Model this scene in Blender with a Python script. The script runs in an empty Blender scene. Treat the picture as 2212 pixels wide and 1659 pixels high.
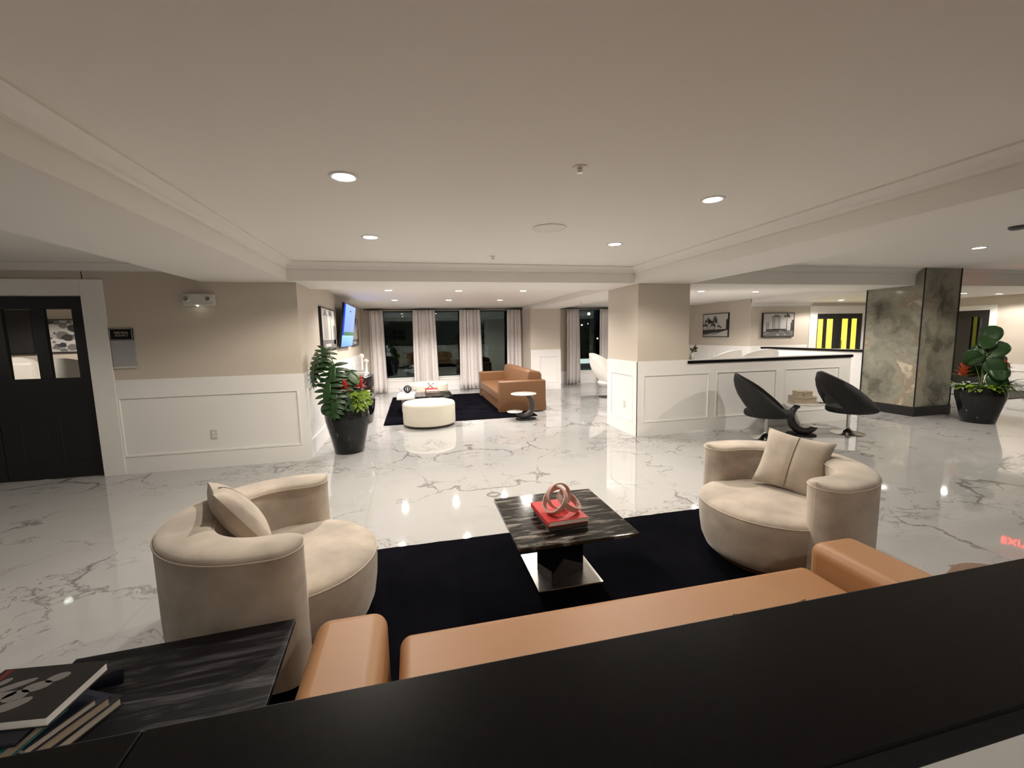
import bpy, bmesh, math, random
from mathutils import Vector, Matrix
PI = math.pi
sc = bpy.context.scene
col = sc.collection

# ------------------------------------------------------------------ camera, world, exposure
cam_d = bpy.data.cameras.new('camera'); cam = bpy.data.objects.new('camera', cam_d); col.objects.link(cam)
cam_d.sensor_width = 36.0; cam_d.lens = 14.893; cam_d.clip_start = 0.02; cam_d.clip_end = 200
R0 = (0.9739317611, -0.2258844691, -0.0208118063)      # right
R1 = (-0.0461288054, -0.1073873513, -0.9931465602)     # down
R2 = (0.2221014588, 0.9682170022, -0.1150077329)       # forward
cam.matrix_world = Matrix(((R0[0], -R1[0], -R2[0], 0), (R0[1], -R1[1], -R2[1], 0), (R0[2], -R1[2], -R2[2], 1.6), (0, 0, 0, 1)))
sc.camera = cam
w = bpy.data.worlds.new('night'); sc.world = w; w.use_nodes = True
w.node_tree.nodes['Background'].inputs[0].default_value = (0.02, 0.03, 0.05, 1)
w.node_tree.nodes['Background'].inputs[1].default_value = 0.03
sc.view_settings.view_transform = 'Standard'; sc.view_settings.look = 'None'
sc.view_settings.gamma = 1; sc.view_settings.use_curve_mapping = False
sc.view_settings.exposure = 1.85
sc.cycles.use_denoising = True
sc.cycles.max_bounces = 8; sc.cycles.diffuse_bounces = 4; sc.cycles.glossy_bounces = 4
sc.cycles.transparent_max_bounces = 8
sc.cycles.caustics_reflective = False; sc.cycles.caustics_refractive = False
sc.cycles.sample_clamp_indirect = 4
LAMP = (1.0, 0.905, 0.785)
LAMP_REAR = (1.0, 0.915, 0.845)
# downlights: (x, y, ceiling height, watts, label)
DOWNLIGHTS = [
    (-0.356, 2.78, 2.55, 17, 'lit round downlight on the left of the nearer pair in the raised ceiling'),
    (2.17, 2.80, 2.55, 17, 'lit round downlight on the right of the nearer pair in the raised ceiling'),
    (-0.352, 4.34, 2.55, 58, 'lit round downlight on the left of the farther pair in the raised ceiling'),
    (2.16, 4.33, 2.55, 58, 'lit round downlight on the right of the farther pair in the raised ceiling'),
    (-0.388, 7.92, 2.43, 42, 'lit round downlight nearest the blue glowing television, front row'),
    (0.858, 7.97, 2.43, 42, 'middle lit downlight of the front row over the far seating area'),
    (2.075, 7.94, 2.43, 42, 'lit downlight at the sofa end of the front row over the far seating area'),
    (-0.364, 9.98, 2.43, 44, 'lit downlight at the television end of the row before the curtains'),
    (0.836, 9.98, 2.43, 44, 'middle lit downlight of the row before the curtained windows'),
    (2.04, 9.98, 2.43, 44, 'lit downlight above the brown sofa in the row before the curtains'),
    (5.94, 7.93, 2.43, 44, 'front one of two lit downlights beside the tall pale column behind the half wall'),
    (6.35, 9.32, 2.43, 44, 'rear one of two lit downlights beside the tall pale column behind the half wall'),
    (7.35, 8.0, 2.43, 44, 'lit downlight above the middle of the lounge behind the half wall'),
    (10.8, 8.9, 2.32, 30, 'lit downlight in front of the dark double door with yellow panes'),
    (7.216, 4.149, 2.60, 58, 'lit downlight in the right hand ceiling bay before the green stone column'),
    (12.1, 7.15, 2.32, 26, 'lit downlight just right of the green stone column, behind the beam'),
    (13.4, 7.25, 2.32, 26, 'lit downlight nearest the right edge behind the beam'),
]
HIDDEN_LIGHTS = [(.9, -.75, 2.55, 17), (-5.6, 4.2, 2.52, 16), (7.2, 1.0, 2.60, 5), (11.5, 3.6, 2.60, 12), (-5.5, 6.95, 2.4, 40)]  # unseen downlights; those in the left and right bays are added for fill

# ------------------------------------------------------------------ materials
def mat(name, color, rough=0.5, metal=0.0, spec=0.5, emit=None, estr=0.0, coat=0.0, sheen=0.0, noise=None, bump=None):
    m = bpy.data.materials.new(name); m.use_nodes = True
    nt = m.node_tree; b = nt.nodes['Principled BSDF']
    b.inputs['Base Color'].default_value = (*color, 1); b.inputs['Roughness'].default_value = rough
    b.inputs['Metallic'].default_value = metal; b.inputs['Specular IOR Level'].default_value = spec
    b.inputs['Coat Weight'].default_value = coat; b.inputs['Sheen Weight'].default_value = sheen
    if emit:
        b.inputs['Emission Color'].default_value = (*emit, 1); b.inputs['Emission Strength'].default_value = estr
    tc = None
    if noise or bump:
        tc = nt.nodes.new('ShaderNodeTexCoord')
    if noise:       # (scale, detail, factor)
        n = nt.nodes.new('ShaderNodeTexNoise'); n.inputs['Scale'].default_value = noise[0]; n.inputs['Detail'].default_value = noise[1]
        nt.links.new(tc.outputs['Object'], n.inputs['Vector'])
        mp = nt.nodes.new('ShaderNodeMapRange'); mp.inputs[1].default_value = 0.3; mp.inputs[2].default_value = 0.7
        mp.inputs[3].default_value = 1 - noise[2]; mp.inputs[4].default_value = 1 + noise[2]
        nt.links.new(n.outputs['Fac'], mp.inputs[0])
        mx = nt.nodes.new('ShaderNodeVectorMath'); mx.operation = 'SCALE'; mx.inputs[0].default_value = color
        nt.links.new(mp.outputs[0], mx.inputs['Scale']); nt.links.new(mx.outputs[0], b.inputs['Base Color'])
    if bump:        # (scale, strength)
        n = nt.nodes.new('ShaderNodeTexNoise'); n.inputs['Scale'].default_value = bump[0]; n.inputs['Detail'].default_value = 3
        nt.links.new(tc.outputs['Object'], n.inputs['Vector'])
        bp = nt.nodes.new('ShaderNodeBump'); bp.inputs['Strength'].default_value = bump[1]; bp.inputs['Distance'].default_value = 0.01
        nt.links.new(n.outputs['Fac'], bp.inputs['Height']); nt.links.new(bp.outputs[0], b.inputs['Normal'])
    return m

def N(nt, t, **kw):
    n = nt.nodes.new(t)
    for k, v in kw.items():
        if k.startswith('i_'): n.inputs[int(k[2:])].default_value = v
        else: setattr(n, k, v)
    return n

def floor_marble():
    m = bpy.data.materials.new('white_vein_marble'); m.use_nodes = True; nt = m.node_tree; L = nt.links.new
    b = nt.nodes['Principled BSDF']
    tc = N(nt, 'ShaderNodeTexCoord'); sx = N(nt, 'ShaderNodeSeparateXYZ'); L(tc.outputs['Object'], sx.inputs[0])
    ax = N(nt, 'ShaderNodeMath', operation='ADD', i_1=-0.72); L(sx.outputs[0], ax.inputs[0])
    px = N(nt, 'ShaderNodeMath', operation='PINGPONG', i_1=2.4); L(ax.outputs[0], px.inputs[0])
    cx = N(nt, 'ShaderNodeCombineXYZ'); L(px.outputs[0], cx.inputs[0]); L(sx.outputs[1], cx.inputs[1])
    cx.inputs[2].default_value = 3.7
    n1 = N(nt, 'ShaderNodeTexNoise'); n1.inputs['Scale'].default_value = 1.3; n1.inputs['Detail'].default_value = 5; n1.inputs['Roughness'].default_value = 0.55
    L(cx.outputs[0], n1.inputs['Vector'])
    s1 = N(nt, 'ShaderNodeVectorMath', operation='SUBTRACT'); L(n1.outputs['Color'], s1.inputs[0]); s1.inputs[1].default_value = (.5, .5, .5)
    sc1 = N(nt, 'ShaderNodeVectorMath', operation='SCALE'); L(s1.outputs[0], sc1.inputs[0]); sc1.inputs['Scale'].default_value = 1.5
    v = N(nt, 'ShaderNodeVectorMath', operation='ADD'); L(cx.outputs[0], v.inputs[0]); L(sc1.outputs[0], v.inputs[1])
    # large cracks: voronoi edge distance
    vo = N(nt, 'ShaderNodeTexVoronoi', feature='DISTANCE_TO_EDGE'); vo.inputs['Scale'].default_value = 0.72; L(v.outputs[0], vo.inputs['Vector'])
    nm = N(nt, 'ShaderNodeTexNoise'); nm.inputs['Scale'].default_value = 1.1; nm.inputs['Detail'].default_value = 2; L(cx.outputs[0], nm.inputs['Vector'])
    wd = N(nt, 'ShaderNodeMapRange', i_1=.42, i_2=.72, i_3=.005, i_4=.042); L(nm.outputs['Fac'], wd.inputs[0])
    r1 = N(nt, 'ShaderNodeMapRange', interpolation_type='SMOOTHSTEP', i_1=0.0, i_3=1.0, i_4=0.0); L(vo.outputs['Distance'], r1.inputs[0]); L(wd.outputs[0], r1.inputs[2])
    msk = N(nt, 'ShaderNodeMapRange', i_1=.40, i_2=.58, i_3=.25, i_4=1.0); L(nm.outputs['Fac'], msk.inputs[0])
    a1 = N(nt, 'ShaderNodeMath', operation='MULTIPLY'); L(r1.outputs[0], a1.inputs[0]); L(msk.outputs[0], a1.inputs[1])
    # fine broken veins
    n2 = N(nt, 'ShaderNodeTexNoise'); n2.inputs['Scale'].default_value = 1.1; n2.inputs['Detail'].default_value = 8; n2.inputs['Roughness'].default_value = 0.6
    mp = N(nt, 'ShaderNodeMapping'); mp.inputs['Rotation'].default_value = (0, 0, .5); mp.inputs['Scale'].default_value = (.55, 1.3, 1); L(v.outputs[0], mp.inputs[0]); L(mp.outputs[0], n2.inputs['Vector'])
    d2 = N(nt, 'ShaderNodeMath', operation='SUBTRACT', i_1=.5); L(n2.outputs['Fac'], d2.inputs[0])
    e2 = N(nt, 'ShaderNodeMath', operation='ABSOLUTE'); L(d2.outputs[0], e2.inputs[0])
    r2 = N(nt, 'ShaderNodeMapRange', interpolation_type='SMOOTHSTEP', i_1=0.0, i_2=.012, i_3=.9, i_4=0.0); L(e2.outputs[0], r2.inputs[0])
    n3 = N(nt, 'ShaderNodeTexNoise'); n3.inputs['Scale'].default_value = .8; n3.inputs['Detail'].default_value = 2; L(cx.outputs[0], n3.inputs['Vector'])
    m3 = N(nt, 'ShaderNodeMapRange', i_1=.44, i_2=.6, i_3=.0, i_4=.9); L(n3.outputs['Fac'], m3.inputs[0])
    a2 = N(nt, 'ShaderNodeMath', operation='MULTIPLY'); L(r2.outputs[0], a2.inputs[0]); L(m3.outputs[0], a2.inputs[1])
    # soft cloudy patches
    cl = N(nt, 'ShaderNodeMapRange', i_1=.60, i_2=.8, i_3=0, i_4=.2); L(n1.outputs['Fac'], cl.inputs[0])
    mx = N(nt, 'ShaderNodeMath', operation='MAXIMUM'); L(a1.outputs[0], mx.inputs[0]); L(a2.outputs[0], mx.inputs[1])
    mx2 = N(nt, 'ShaderNodeMath', operation='MAXIMUM'); L(mx.outputs[0], mx2.inputs[0]); L(cl.outputs[0], mx2.inputs[1])
    # tile joints
    jx = N(nt, 'ShaderNodeMath', operation='PINGPONG', i_1=0.6); L(ax.outputs[0], jx.inputs[0])
    jr = N(nt, 'ShaderNodeMapRange', i_1=0.0, i_2=.004, i_3=.35, i_4=0.0); L(jx.outputs[0], jr.inputs[0])
    jy = N(nt, 'ShaderNodeMath', operation='PINGPONG', i_1=1.2); L(sx.outputs[1], jy.inputs[0])
    jr2 = N(nt, 'ShaderNodeMapRange', i_1=0.0, i_2=.004, i_3=.35, i_4=0.0); L(jy.outputs[0], jr2.inputs[0])
    mj = N(nt, 'ShaderNodeMath', operation='MAXIMUM'); L(jr.outputs[0], mj.inputs[0]); L(jr2.outputs[0], mj.inputs[1])
    mx3 = N(nt, 'ShaderNodeMath', operation='MAXIMUM'); L(mx2.outputs[0], mx3.inputs[0]); L(mj.outputs[0], mx3.inputs[1])
    cm = N(nt, 'ShaderNodeMix', data_type='RGBA'); cm.inputs[6].default_value = (.44, .438, .432, 1); cm.inputs[7].default_value = (.20, .19, .185, 1)
    L(mx3.outputs[0], cm.inputs[0]); L(cm.outputs[2], b.inputs['Base Color'])
    b.inputs['Roughness'].default_value = 0.035; b.inputs['IOR'].default_value = 1.55
    return m

def streak_stone(name, c0, c1, scale, rough, rot=0, sx=0.35, sy=5.0, lo=.48, hi=.72, dist=1.0):
    m = bpy.data.materials.new(name); m.use_nodes = True; nt = m.node_tree; L = nt.links.new; b = nt.nodes['Principled BSDF']
    tc = N(nt, 'ShaderNodeTexCoord'); mp = N(nt, 'ShaderNodeMapping'); mp.inputs['Rotation'].default_value = (0, 0, rot); mp.inputs['Scale'].default_value = (sx, sy, 1)
    L(tc.outputs['Object'], mp.inputs[0])
    n = N(nt, 'ShaderNodeTexNoise'); n.inputs['Scale'].default_value = scale; n.inputs['Detail'].default_value = 9; n.inputs['Roughness'].default_value = .68; n.inputs['Distortion'].default_value = dist
    L(mp.outputs[0], n.inputs['Vector'])
    r = N(nt, 'ShaderNodeMapRange', i_1=lo, i_2=hi, i_3=0, i_4=1); L(n.outputs['Fac'], r.inputs[0])
    mx = N(nt, 'ShaderNodeMix', data_type='RGBA'); mx.inputs[6].default_value = (*c0, 1); mx.inputs[7].default_value = (*c1, 1)
    L(r.outputs[0], mx.inputs[0]); L(mx.outputs[2], b.inputs['Base Color']); b.inputs['Roughness'].default_value = rough
    return m

def onyx():
    m = bpy.data.materials.new('green_onyx_slab'); m.use_nodes = True; nt = m.node_tree; L = nt.links.new; b = nt.nodes['Principled BSDF']
    tc = N(nt, 'ShaderNodeTexCoord')
    n0 = N(nt, 'ShaderNodeTexNoise'); n0.inputs['Scale'].default_value = 1.2; n0.inputs['Detail'].default_value = 4; L(tc.outputs['Object'], n0.inputs['Vector'])
    s = N(nt, 'ShaderNodeVectorMath', operation='MULTIPLY_ADD'); L(n0.outputs['Color'], s.inputs[0]); s.inputs[1].default_value = (1.6, 1.6, 1.6); L(tc.outputs['Object'], s.inputs[2])
    n1 = N(nt, 'ShaderNodeTexNoise'); n1.inputs['Scale'].default_value = 1.1; n1.inputs['Detail'].default_value = 9; n1.inputs['Roughness'].default_value = .6; L(s.outputs[0], n1.inputs['Vector'])
    cr = N(nt, 'ShaderNodeValToRGB'); e = cr.color_ramp.elements
    e[0].position = .36; e[0].color = (.115, .112, .088, 1); e[1].position = .67; e[1].color = (.58, .53, .42, 1)
    x = e.new(.45); x.color = (.22, .215, .17, 1); x = e.new(.55); x.color = (.32, .31, .245, 1); x = e.new(.60); x.color = (.30, .24, .175, 1)
    L(n1.outputs['Fac'], cr.inputs[0])
    n2 = N(nt, 'ShaderNodeTexNoise'); n2.inputs['Scale'].default_value = .9; n2.inputs['Detail'].default_value = 6; L(s.outputs[0], n2.inputs['Vector'])
    d = N(nt, 'ShaderNodeMath', operation='SUBTRACT', i_1=.5); L(n2.outputs['Fac'], d.inputs[0]); a = N(nt, 'ShaderNodeMath', operation='ABSOLUTE'); L(d.outputs[0], a.inputs[0])
    r = N(nt, 'ShaderNodeMapRange', i_1=0, i_2=.006, i_3=.45, i_4=0); L(a.outputs[0], r.inputs[0])
    mx = N(nt, 'ShaderNodeMix', data_type='RGBA'); L(r.outputs[0], mx.inputs[0]); L(cr.outputs[0], mx.inputs[6]); mx.inputs[7].default_value = (.2, .10, .06, 1)
    L(mx.outputs[2], b.inputs['Base Color']); b.inputs['Roughness'].default_value = .07
    return m

def glass_mat(name, ior=2.0, tint=(.75, .85, .85)):
    m = bpy.data.materials.new(name); m.use_nodes = True; nt = m.node_tree; nt.nodes.clear(); L = nt.links.new
    o = N(nt, 'ShaderNodeOutputMaterial'); mx = N(nt, 'ShaderNodeMixShader'); fr = N(nt, 'ShaderNodeFresnel'); fr.inputs[0].default_value = ior
    t = N(nt, 'ShaderNodeBsdfTransparent'); t.inputs[0].default_value = (*tint, 1); g = N(nt, 'ShaderNodeBsdfGlossy'); g.inputs['Roughness'].default_value = .01
    g.inputs[0].default_value = (.85, 1, 1, 1)
    L(fr.outputs[0], mx.inputs[0]); L(t.outputs[0], mx.inputs[1]); L(g.outputs[0], mx.inputs[2]); L(mx.outputs[0], o.inputs[0])
    return m

def screen_mat():
    m = bpy.data.materials.new('screen_picture'); m.use_nodes = True; nt = m.node_tree; L = nt.links.new; b = nt.nodes['Principled BSDF']
    tc = N(nt, 'ShaderNodeTexCoord'); sx = N(nt, 'ShaderNodeSeparateXYZ'); L(tc.outputs['Object'], sx.inputs[0])
    # object space: x along width 0..1.45, z height 0..0.86
    mz = N(nt, 'ShaderNodeMath', operation='DIVIDE', i_1=.86); L(sx.outputs[2], mz.inputs[0])
    cr = N(nt, 'ShaderNodeValToRGB'); cr.color_ramp.interpolation = 'LINEAR'; e = cr.color_ramp.elements
    e[0].position = 0; e[0].color = (.14, .30, .95, 1); e[1].position = 1; e[1].color = (.30, .42, 1, 1)
    for p, c in ((.24, (.25, .48, 1)), (.27, (.35, .62, 1)), (.275, (.05, .14, .06)), (.35, (.10, .20, .08)), (.37, (.22, .32, .9))):
        x = e.new(p); x.color = (*c, 1)
    L(mz.outputs[0], cr.inputs[0])
    mxr = N(nt, 'ShaderNodeValToRGB'); e = mxr.color_ramp.elements; e[0].position = .09; e[0].color = (1, 1, 1, 1); e[1].position = .13; e[1].color = (0, 0, 0, 1)
    dx = N(nt, 'ShaderNodeMath', operation='DIVIDE', i_1=1.45); L(sx.outputs[0], dx.inputs[0]); L(dx.outputs[0], mxr.inputs[0])
    zz = N(nt, 'ShaderNodeMath', operation='GREATER_THAN', i_1=.275); L(mz.outputs[0], zz.inputs[0])
    mm = N(nt, 'ShaderNodeMath', operation='MULTIPLY'); L(mxr.outputs[0], mm.inputs[0]); L(zz.outputs[0], mm.inputs[1])
    mx = N(nt, 'ShaderNodeMix', data_type='RGBA'); L(mm.outputs[0], mx.inputs[0]); L(cr.outputs[0], mx.inputs[6]); mx.inputs[7].default_value = (.0, .05, .8, 1)
    b.inputs['Base Color'].default_value = (.01, .01, .012, 1); b.inputs['Roughness'].default_value = .15
    L(mx.outputs[2], b.inputs['Emission Color']); b.inputs['Emission Strength'].default_value = .45
    return m

M = {}
M['floor'] = floor_marble()
M['ceil'] = mat('ceiling_paint', (.83, .805, .765), .6)
M['greige'] = mat('greige_wall_paint', (.60, .535, .455), .5, bump=(220, .04))
M['white'] = mat('white_trim_paint', (.86, .845, .82), .28)
M['crown'] = mat('crown_paint', (.78, .76, .72), .4)
M['black_stone'] = mat('black_counter_stone', (.004, .004, .005), .35, spec=.14, noise=(90, 2, .3))
M['base_black'] = mat('black_plinth', (.01, .01, .011), .3)
M['onyx'] = onyx()
M['door'] = mat('black_door_paint', (.010, .010, .011), .45)
M['chrome'] = mat('chrome', (.75, .74, .72), .08, metal=1)
M['steel'] = mat('brushed_steel', (.60, .58, .56), .28, metal=1, noise=(40, 2, .06))
M['glossblack'] = mat('gloss_black', (.006, .006, .007), .06)
M['tabletop'] = streak_stone('black_vein_marble', (.010, .010, .009), (.36, .32, .285), 3.2, .10, 0, 1.2, 6.5, .50, .68, .4)
M['tabletop'].node_tree.nodes['Principled BSDF'].inputs['Specular IOR Level'].default_value = .35
M['sidetop'] = streak_stone('black_wood_grain_stone', (.006, .006, .008), (.12, .12, .13), 2.4, .40, .03, .9, 9.0, .50, .78, .8)
M['sidetop'].node_tree.nodes['Principled BSDF'].inputs['Specular IOR Level'].default_value = .2
M['whitetop'] = streak_stone('speckled_marble_top', (.66, .64, .60), (.28, .24, .20), 5.0, .15, .5, 1.5, 2.5, .55, .75, 1)
M['leather'] = mat('tan_leather', (.38, .19, .082), .5, noise=(3.5, 3, .05), bump=(450, .05))
M['leather_far'] = mat('brown_leather', (.165, .078, .032), .42, bump=(400, .05))
M['velvet'] = mat('beige_velvet', (.47, .405, .335), .85, sheen=.35, noise=(6.0, 6, .22), bump=(160, .06))
M['velvet_pipe'] = mat('beige_piping', (.58, .50, .42), .8)
M['velvet_seam'] = mat('beige_seam_cord', (.27, .22, .175), .9)
M['seam'] = mat('dark_seam', (.10, .075, .06), .9)
M['rug'] = mat('black_rug_pile', (.003, .003, .005), 1.0, spec=.02, noise=(2.2, 4, .5), bump=(140, .5))
M['cream_leather'] = mat('cream_leather', (.72, .68, .57), .5)
M['white_leather'] = mat('white_leather', (.80, .77, .72), .4)
M['charcoal'] = mat('charcoal_fabric', (.011, .011, .012), .8, sheen=.03, bump=(500, .15))
M['dark_wood'] = mat('dark_grey_lacquer', (.055, .05, .052), .35)
M['matte_disc'] = mat('matte_dark_disc', (.03, .027, .03), .7, spec=.15)
M['curtain'] = mat('ivory_curtain', (.80, .76, .74), .9, noise=(60, 2, .05), bump=(300, .05))
M['rod'] = mat('black_metal', (.01, .01, .01), .4, metal=.3)
M['window_frame'] = mat('dark_window_frame', (.015, .035, .038), .35)
M['glass'] = glass_mat('window_glass', 1.75)
M['door_glass'] = glass_mat('door_glass', 1.35, (.97, .97, .95))
M['lens'] = mat('lit_lens', (1, 1, 1), .5, emit=(1, .95, .86), estr=22)
M['lamp_ring'] = mat('white_ring', (.8, .78, .74), .35)
M['pot'] = mat('black_glazed_pot', (.010, .011, .011), .12, spec=.35, noise=(6, 3, .3))
M['soil'] = mat('soil', (.03, .02, .012), .95)
M['leaf_dark'] = mat('dark_green_leaf', (.016, .050, .012), .38, noise=(9, 3, .35))
M['leaf_mid'] = mat('green_leaf', (.030, .085, .022), .4, noise=(9, 3, .35))
M['leaf_lime'] = mat('lime_leaf', (.16, .26, .022), .45, noise=(12, 3, .2))
M['stem'] = mat('pale_stem', (.16, .22, .09), .5)
M['bract'] = mat('red_bract', (.55, .035, .022), .45)
M['bract_orange'] = mat('orange_bract', (.50, .10, .03), .45)
M['frame'] = mat('black_frame', (.008, .008, .008), .35)
M['p0'] = mat('print_paper', (.50, .485, .46), .5)
M['p1'] = mat('print_light_grey', (.38, .37, .35), .5)
M['p2'] = mat('print_mid_grey', (.15, .145, .14), .5)
M['p3'] = mat('print_dark_grey', (.03, .03, .03), .5)
M['screen'] = screen_mat()
M['plastic_black'] = mat('black_plastic', (.006, .006, .008), .3)
M['plastic_white'] = mat('white_plastic', (.62, .60, .56), .35)
M['lamp_grey'] = mat('grey_lamp_glass', (.22, .21, .19), .15)
M['led'] = mat('led_glow', (1, 1, 1), .5, emit=(1, .95, .8), estr=12)
M['paper_grey'] = mat('sign_sheet', (.40, .40, .41), .35)
M['sign_text'] = mat('sign_lettering', (.5, .47, .42), .5)
M['red_book'] = mat('red_book_cloth', (.56, .035, .035), .55, noise=(60, 3, .08))
M['page'] = mat('page_edges', (.88, .88, .86), .8)
M['page_tan'] = mat('tan_page_edges', (.42, .34, .26), .8)
M['page_cream'] = mat('cream_page_edges', (.50, .45, .38), .8)
M['navy'] = mat('navy_cover', (.005, .008, .022), .4)
M['teal'] = mat('teal_cover', (.01, .13, .14), .4)
M['brown_book'] = mat('brown_book', (.10, .075, .068), .6)
M['ring'] = mat('pale_pink_wood', (.60, .43, .36), .45, noise=(30, 3, .08))
M['yellow_pane'] = mat('lit_yellow_pane', (.8, .7, .1), .4, emit=(1, .80, .07), estr=.30)
M['box'] = mat('tan_box', (.50, .42, .31), .5, noise=(25, 3, .06))
M['gold'] = mat('pale_metal_clasp', (.7, .62, .5), .3, metal=1)
M['brown_fabric'] = mat('brown_fabric', (.20, .125, .085), .85, bump=(300, .2))
M['exit_red'] = mat('red_letters', (.8, .02, .02), .4, emit=(1, .03, .02), estr=3.5)
M['night_leaf'] = mat('night_foliage', (.03, .05, .03), .9)
M['street_glow'] = mat('street_lamp_glow', (1, 1, 1), .5, emit=(1, .96, .88), estr=6)
M['asphalt'] = mat('asphalt', (.03, .03, .03), .8)
M['rug_brown'] = mat('brown_mat', (.045, .035, .032), .95)
M['purple'] = mat('purple_petal', (.06, .03, .09), .6)

# ------------------------------------------------------------------ mesh helper
class MB:
    def __init__(s): s.v = []; s.f = []; s.m = []; s.mi = 0; s.T = None
    def _p(s, p):
        s.v.append(tuple(s.T @ Vector(p)) if s.T is not None else tuple(p)); return len(s.v) - 1
    def face(s, idx): s.f.append(tuple(idx)); s.m.append(s.mi)
    def poly(s, pts): s.face([s._p(p) for p in pts])
    def box(s, x0, x1, y0, y1, z0, z1):
        i = [s._p(p) for p in ((x0, y0, z0), (x1, y0, z0), (x1, y1, z0), (x0, y1, z0), (x0, y0, z1), (x1, y0, z1), (x1, y1, z1), (x0, y1, z1))]
        for q in ((0, 3, 2, 1), (4, 5, 6, 7), (0, 1, 5, 4), (1, 2, 6, 5), (2, 3, 7, 6), (3, 0, 4, 7)): s.face([i[k] for k in q])
        return s
    def prism(s, pts, a0, a1, axis='z'):
        def mk(p, a): return {'z': (p[0], p[1], a), 'x': (a, p[0], p[1]), 'y': (p[0], a, p[1])}[axis]
        lo = [s._p(mk(p, a0)) for p in pts]; hi = [s._p(mk(p, a1)) for p in pts]; n = len(pts)
        s.face(lo[::-1]); s.face(hi)
        for k in range(n): s.face([lo[k], lo[(k + 1) % n], hi[(k + 1) % n], hi[k]])
        return s
    def rings(s, rings, cap0=True, cap1=True, closed=True):
        ids = [[s._p(p) for p in r] for r in rings]; n = len(ids[0])
        for a, b in zip(ids, ids[1:]):
            for k in range(n if closed else n - 1): s.face([a[k], a[(k + 1) % n], b[(k + 1) % n], b[k]])
        if cap0: s.face(ids[0][::-1])
        if cap1: s.face(ids[-1])
        return s
    def lathe(s, prof, seg=32, cx=0, cy=0, sx=1, sy=1, cap=True):
        return s.rings([[(cx + r * sx * math.cos(2 * PI * k / seg), cy + r * sy * math.sin(2 * PI * k / seg), z) for k in range(seg)] for r, z in prof], cap, cap)
    def tube(s, path, rad, seg=10, cap=True, flat=1.0):
        P = [Vector(p) for p in path]; n = len(P); rr = rad if isinstance(rad, (list, tuple)) else [rad] * n; rings = []; up = None
        for i in range(n):
            t = (P[min(i + 1, n - 1)] - P[max(i - 1, 0)]).normalized()
            if up is None: up = Vector((0, 0, 1)) if abs(t.z) < .9 else Vector((1, 0, 0))
            a = t.cross(up).normalized(); up = a.cross(t).normalized()
            rings.append([tuple(P[i] + a * math.cos(2 * PI * k / seg) * rr[i] + up * math.sin(2 * PI * k / seg) * rr[i] * flat) for k in range(seg)])
        return s.rings(rings, cap, cap)
    def sphere(s, c, r, seg=16, rg=10, sz=1.0):
        return s.rings([[(c[0] + r * math.sin(PI * j / rg) * math.cos(2 * PI * k / seg), c[1] + r * math.sin(PI * j / rg) * math.sin(2 * PI * k / seg), c[2] - r * sz * math.cos(PI * j / rg)) for k in range(seg)] for j in range(1, rg)])
    def leaf(s, base, d, n, length, width, droop=.3, cuts=0, fold=.15, seg=12, shape='leaf'):
        d = Vector(d).normalized(); n = Vector(n); n = (n - d * n.dot(d)).normalized(); sd = d.cross(n)
        p = Vector(base); rows = []; step = length / seg; ang = 0
        for i in range(seg + 1):
            t = i / seg
            if shape == 'leaf': hw = width * .5 * (math.sin(PI * min(1, t ** .75)) ** .8 if 0 < t < 1 else 0)
            elif shape == 'round': hw = width * .5 * math.sqrt(max(0, 1 - (2 * t - 1) ** 2))
            else: hw = width * .5 * (1 - t) ** .6 * min(1, .4 + t * 4)
            if cuts and i % 4 == 3 and .1 < t < .9: hw *= .38
            hw = max(hw, .0008)
            dd = (d * math.cos(ang) - n * math.sin(ang)); nn = (n * math.cos(ang) + d * math.sin(ang))
            rows.append([p + sd * hw + nn * fold * hw, p + sd * hw * .5 + nn * fold * hw * .35, p, p - sd * hw * .5 + nn * fold * hw * .35, p - sd * hw + nn * fold * hw])
            p = p + dd * step; ang += droop / seg
        ids = [[s._p(q) for q in r] for r in rows]
        for a, b in zip(ids, ids[1:]):
            for k in range(4): s.face([a[k], a[k + 1], b[k + 1], b[k]])
        return s
    def monstera(s, base, d, n, size, droop=.5):
        d = Vector(d).normalized(); n = Vector(n); n = (n - d * n.dot(d)).normalized(); sd = d.cross(n)
        s.leaf(base, d, n, size * 1.05, size * .26, droop, 0, .08, 12)
        for k in range(6):
            t = .06 + .145 * k; p = Vector(base) + d * size * t - n * (size * t) * droop * t * .5
            for sg in (-1, 1):
                l_ = size * (.50 * math.sin(PI * min(1, .30 + t * .72)) + .05); a = math.radians(112 - 72 * t)
                s.leaf(p, d * math.cos(a) + sd * sg * math.sin(a), n, l_, size * .135, .6, 0, .15, 7)
        return s
    def build(s, name, mats, parent=None, smooth=None, bevel=None, loc=None, rz=0, solid=None, sub=0):
        me = bpy.data.meshes.new(name); me.from_pydata(s.v, [], s.f)
        for m in (mats if isinstance(mats, (list, tuple)) else [mats]): me.materials.append(m)
        me.polygons.foreach_set('material_index', s.m)
        bm = bmesh.new(); bm.from_mesh(me); bmesh.ops.recalc_face_normals(bm, faces=bm.faces); bm.to_mesh(me); bm.free()
        if smooth is not None:
            me.polygons.foreach_set('use_smooth', [True] * len(me.polygons)); me.set_sharp_from_angle(angle=math.radians(smooth))
        me.update()
        o = bpy.data.objects.new(name, me); col.objects.link(o)
        if parent is not None: o.parent = parent
        if loc is not None: o.location = loc
        o.rotation_euler = (0, 0, rz)
        if solid: q = o.modifiers.new('thickness', 'SOLIDIFY'); q.thickness = solid; q.offset = 0
        if bevel: q = o.modifiers.new('edge', 'BEVEL'); q.width = bevel[0]; q.segments = bevel[1]; q.limit_method = 'ANGLE'; q.angle_limit = math.radians(40); q.harden_normals = False
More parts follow.
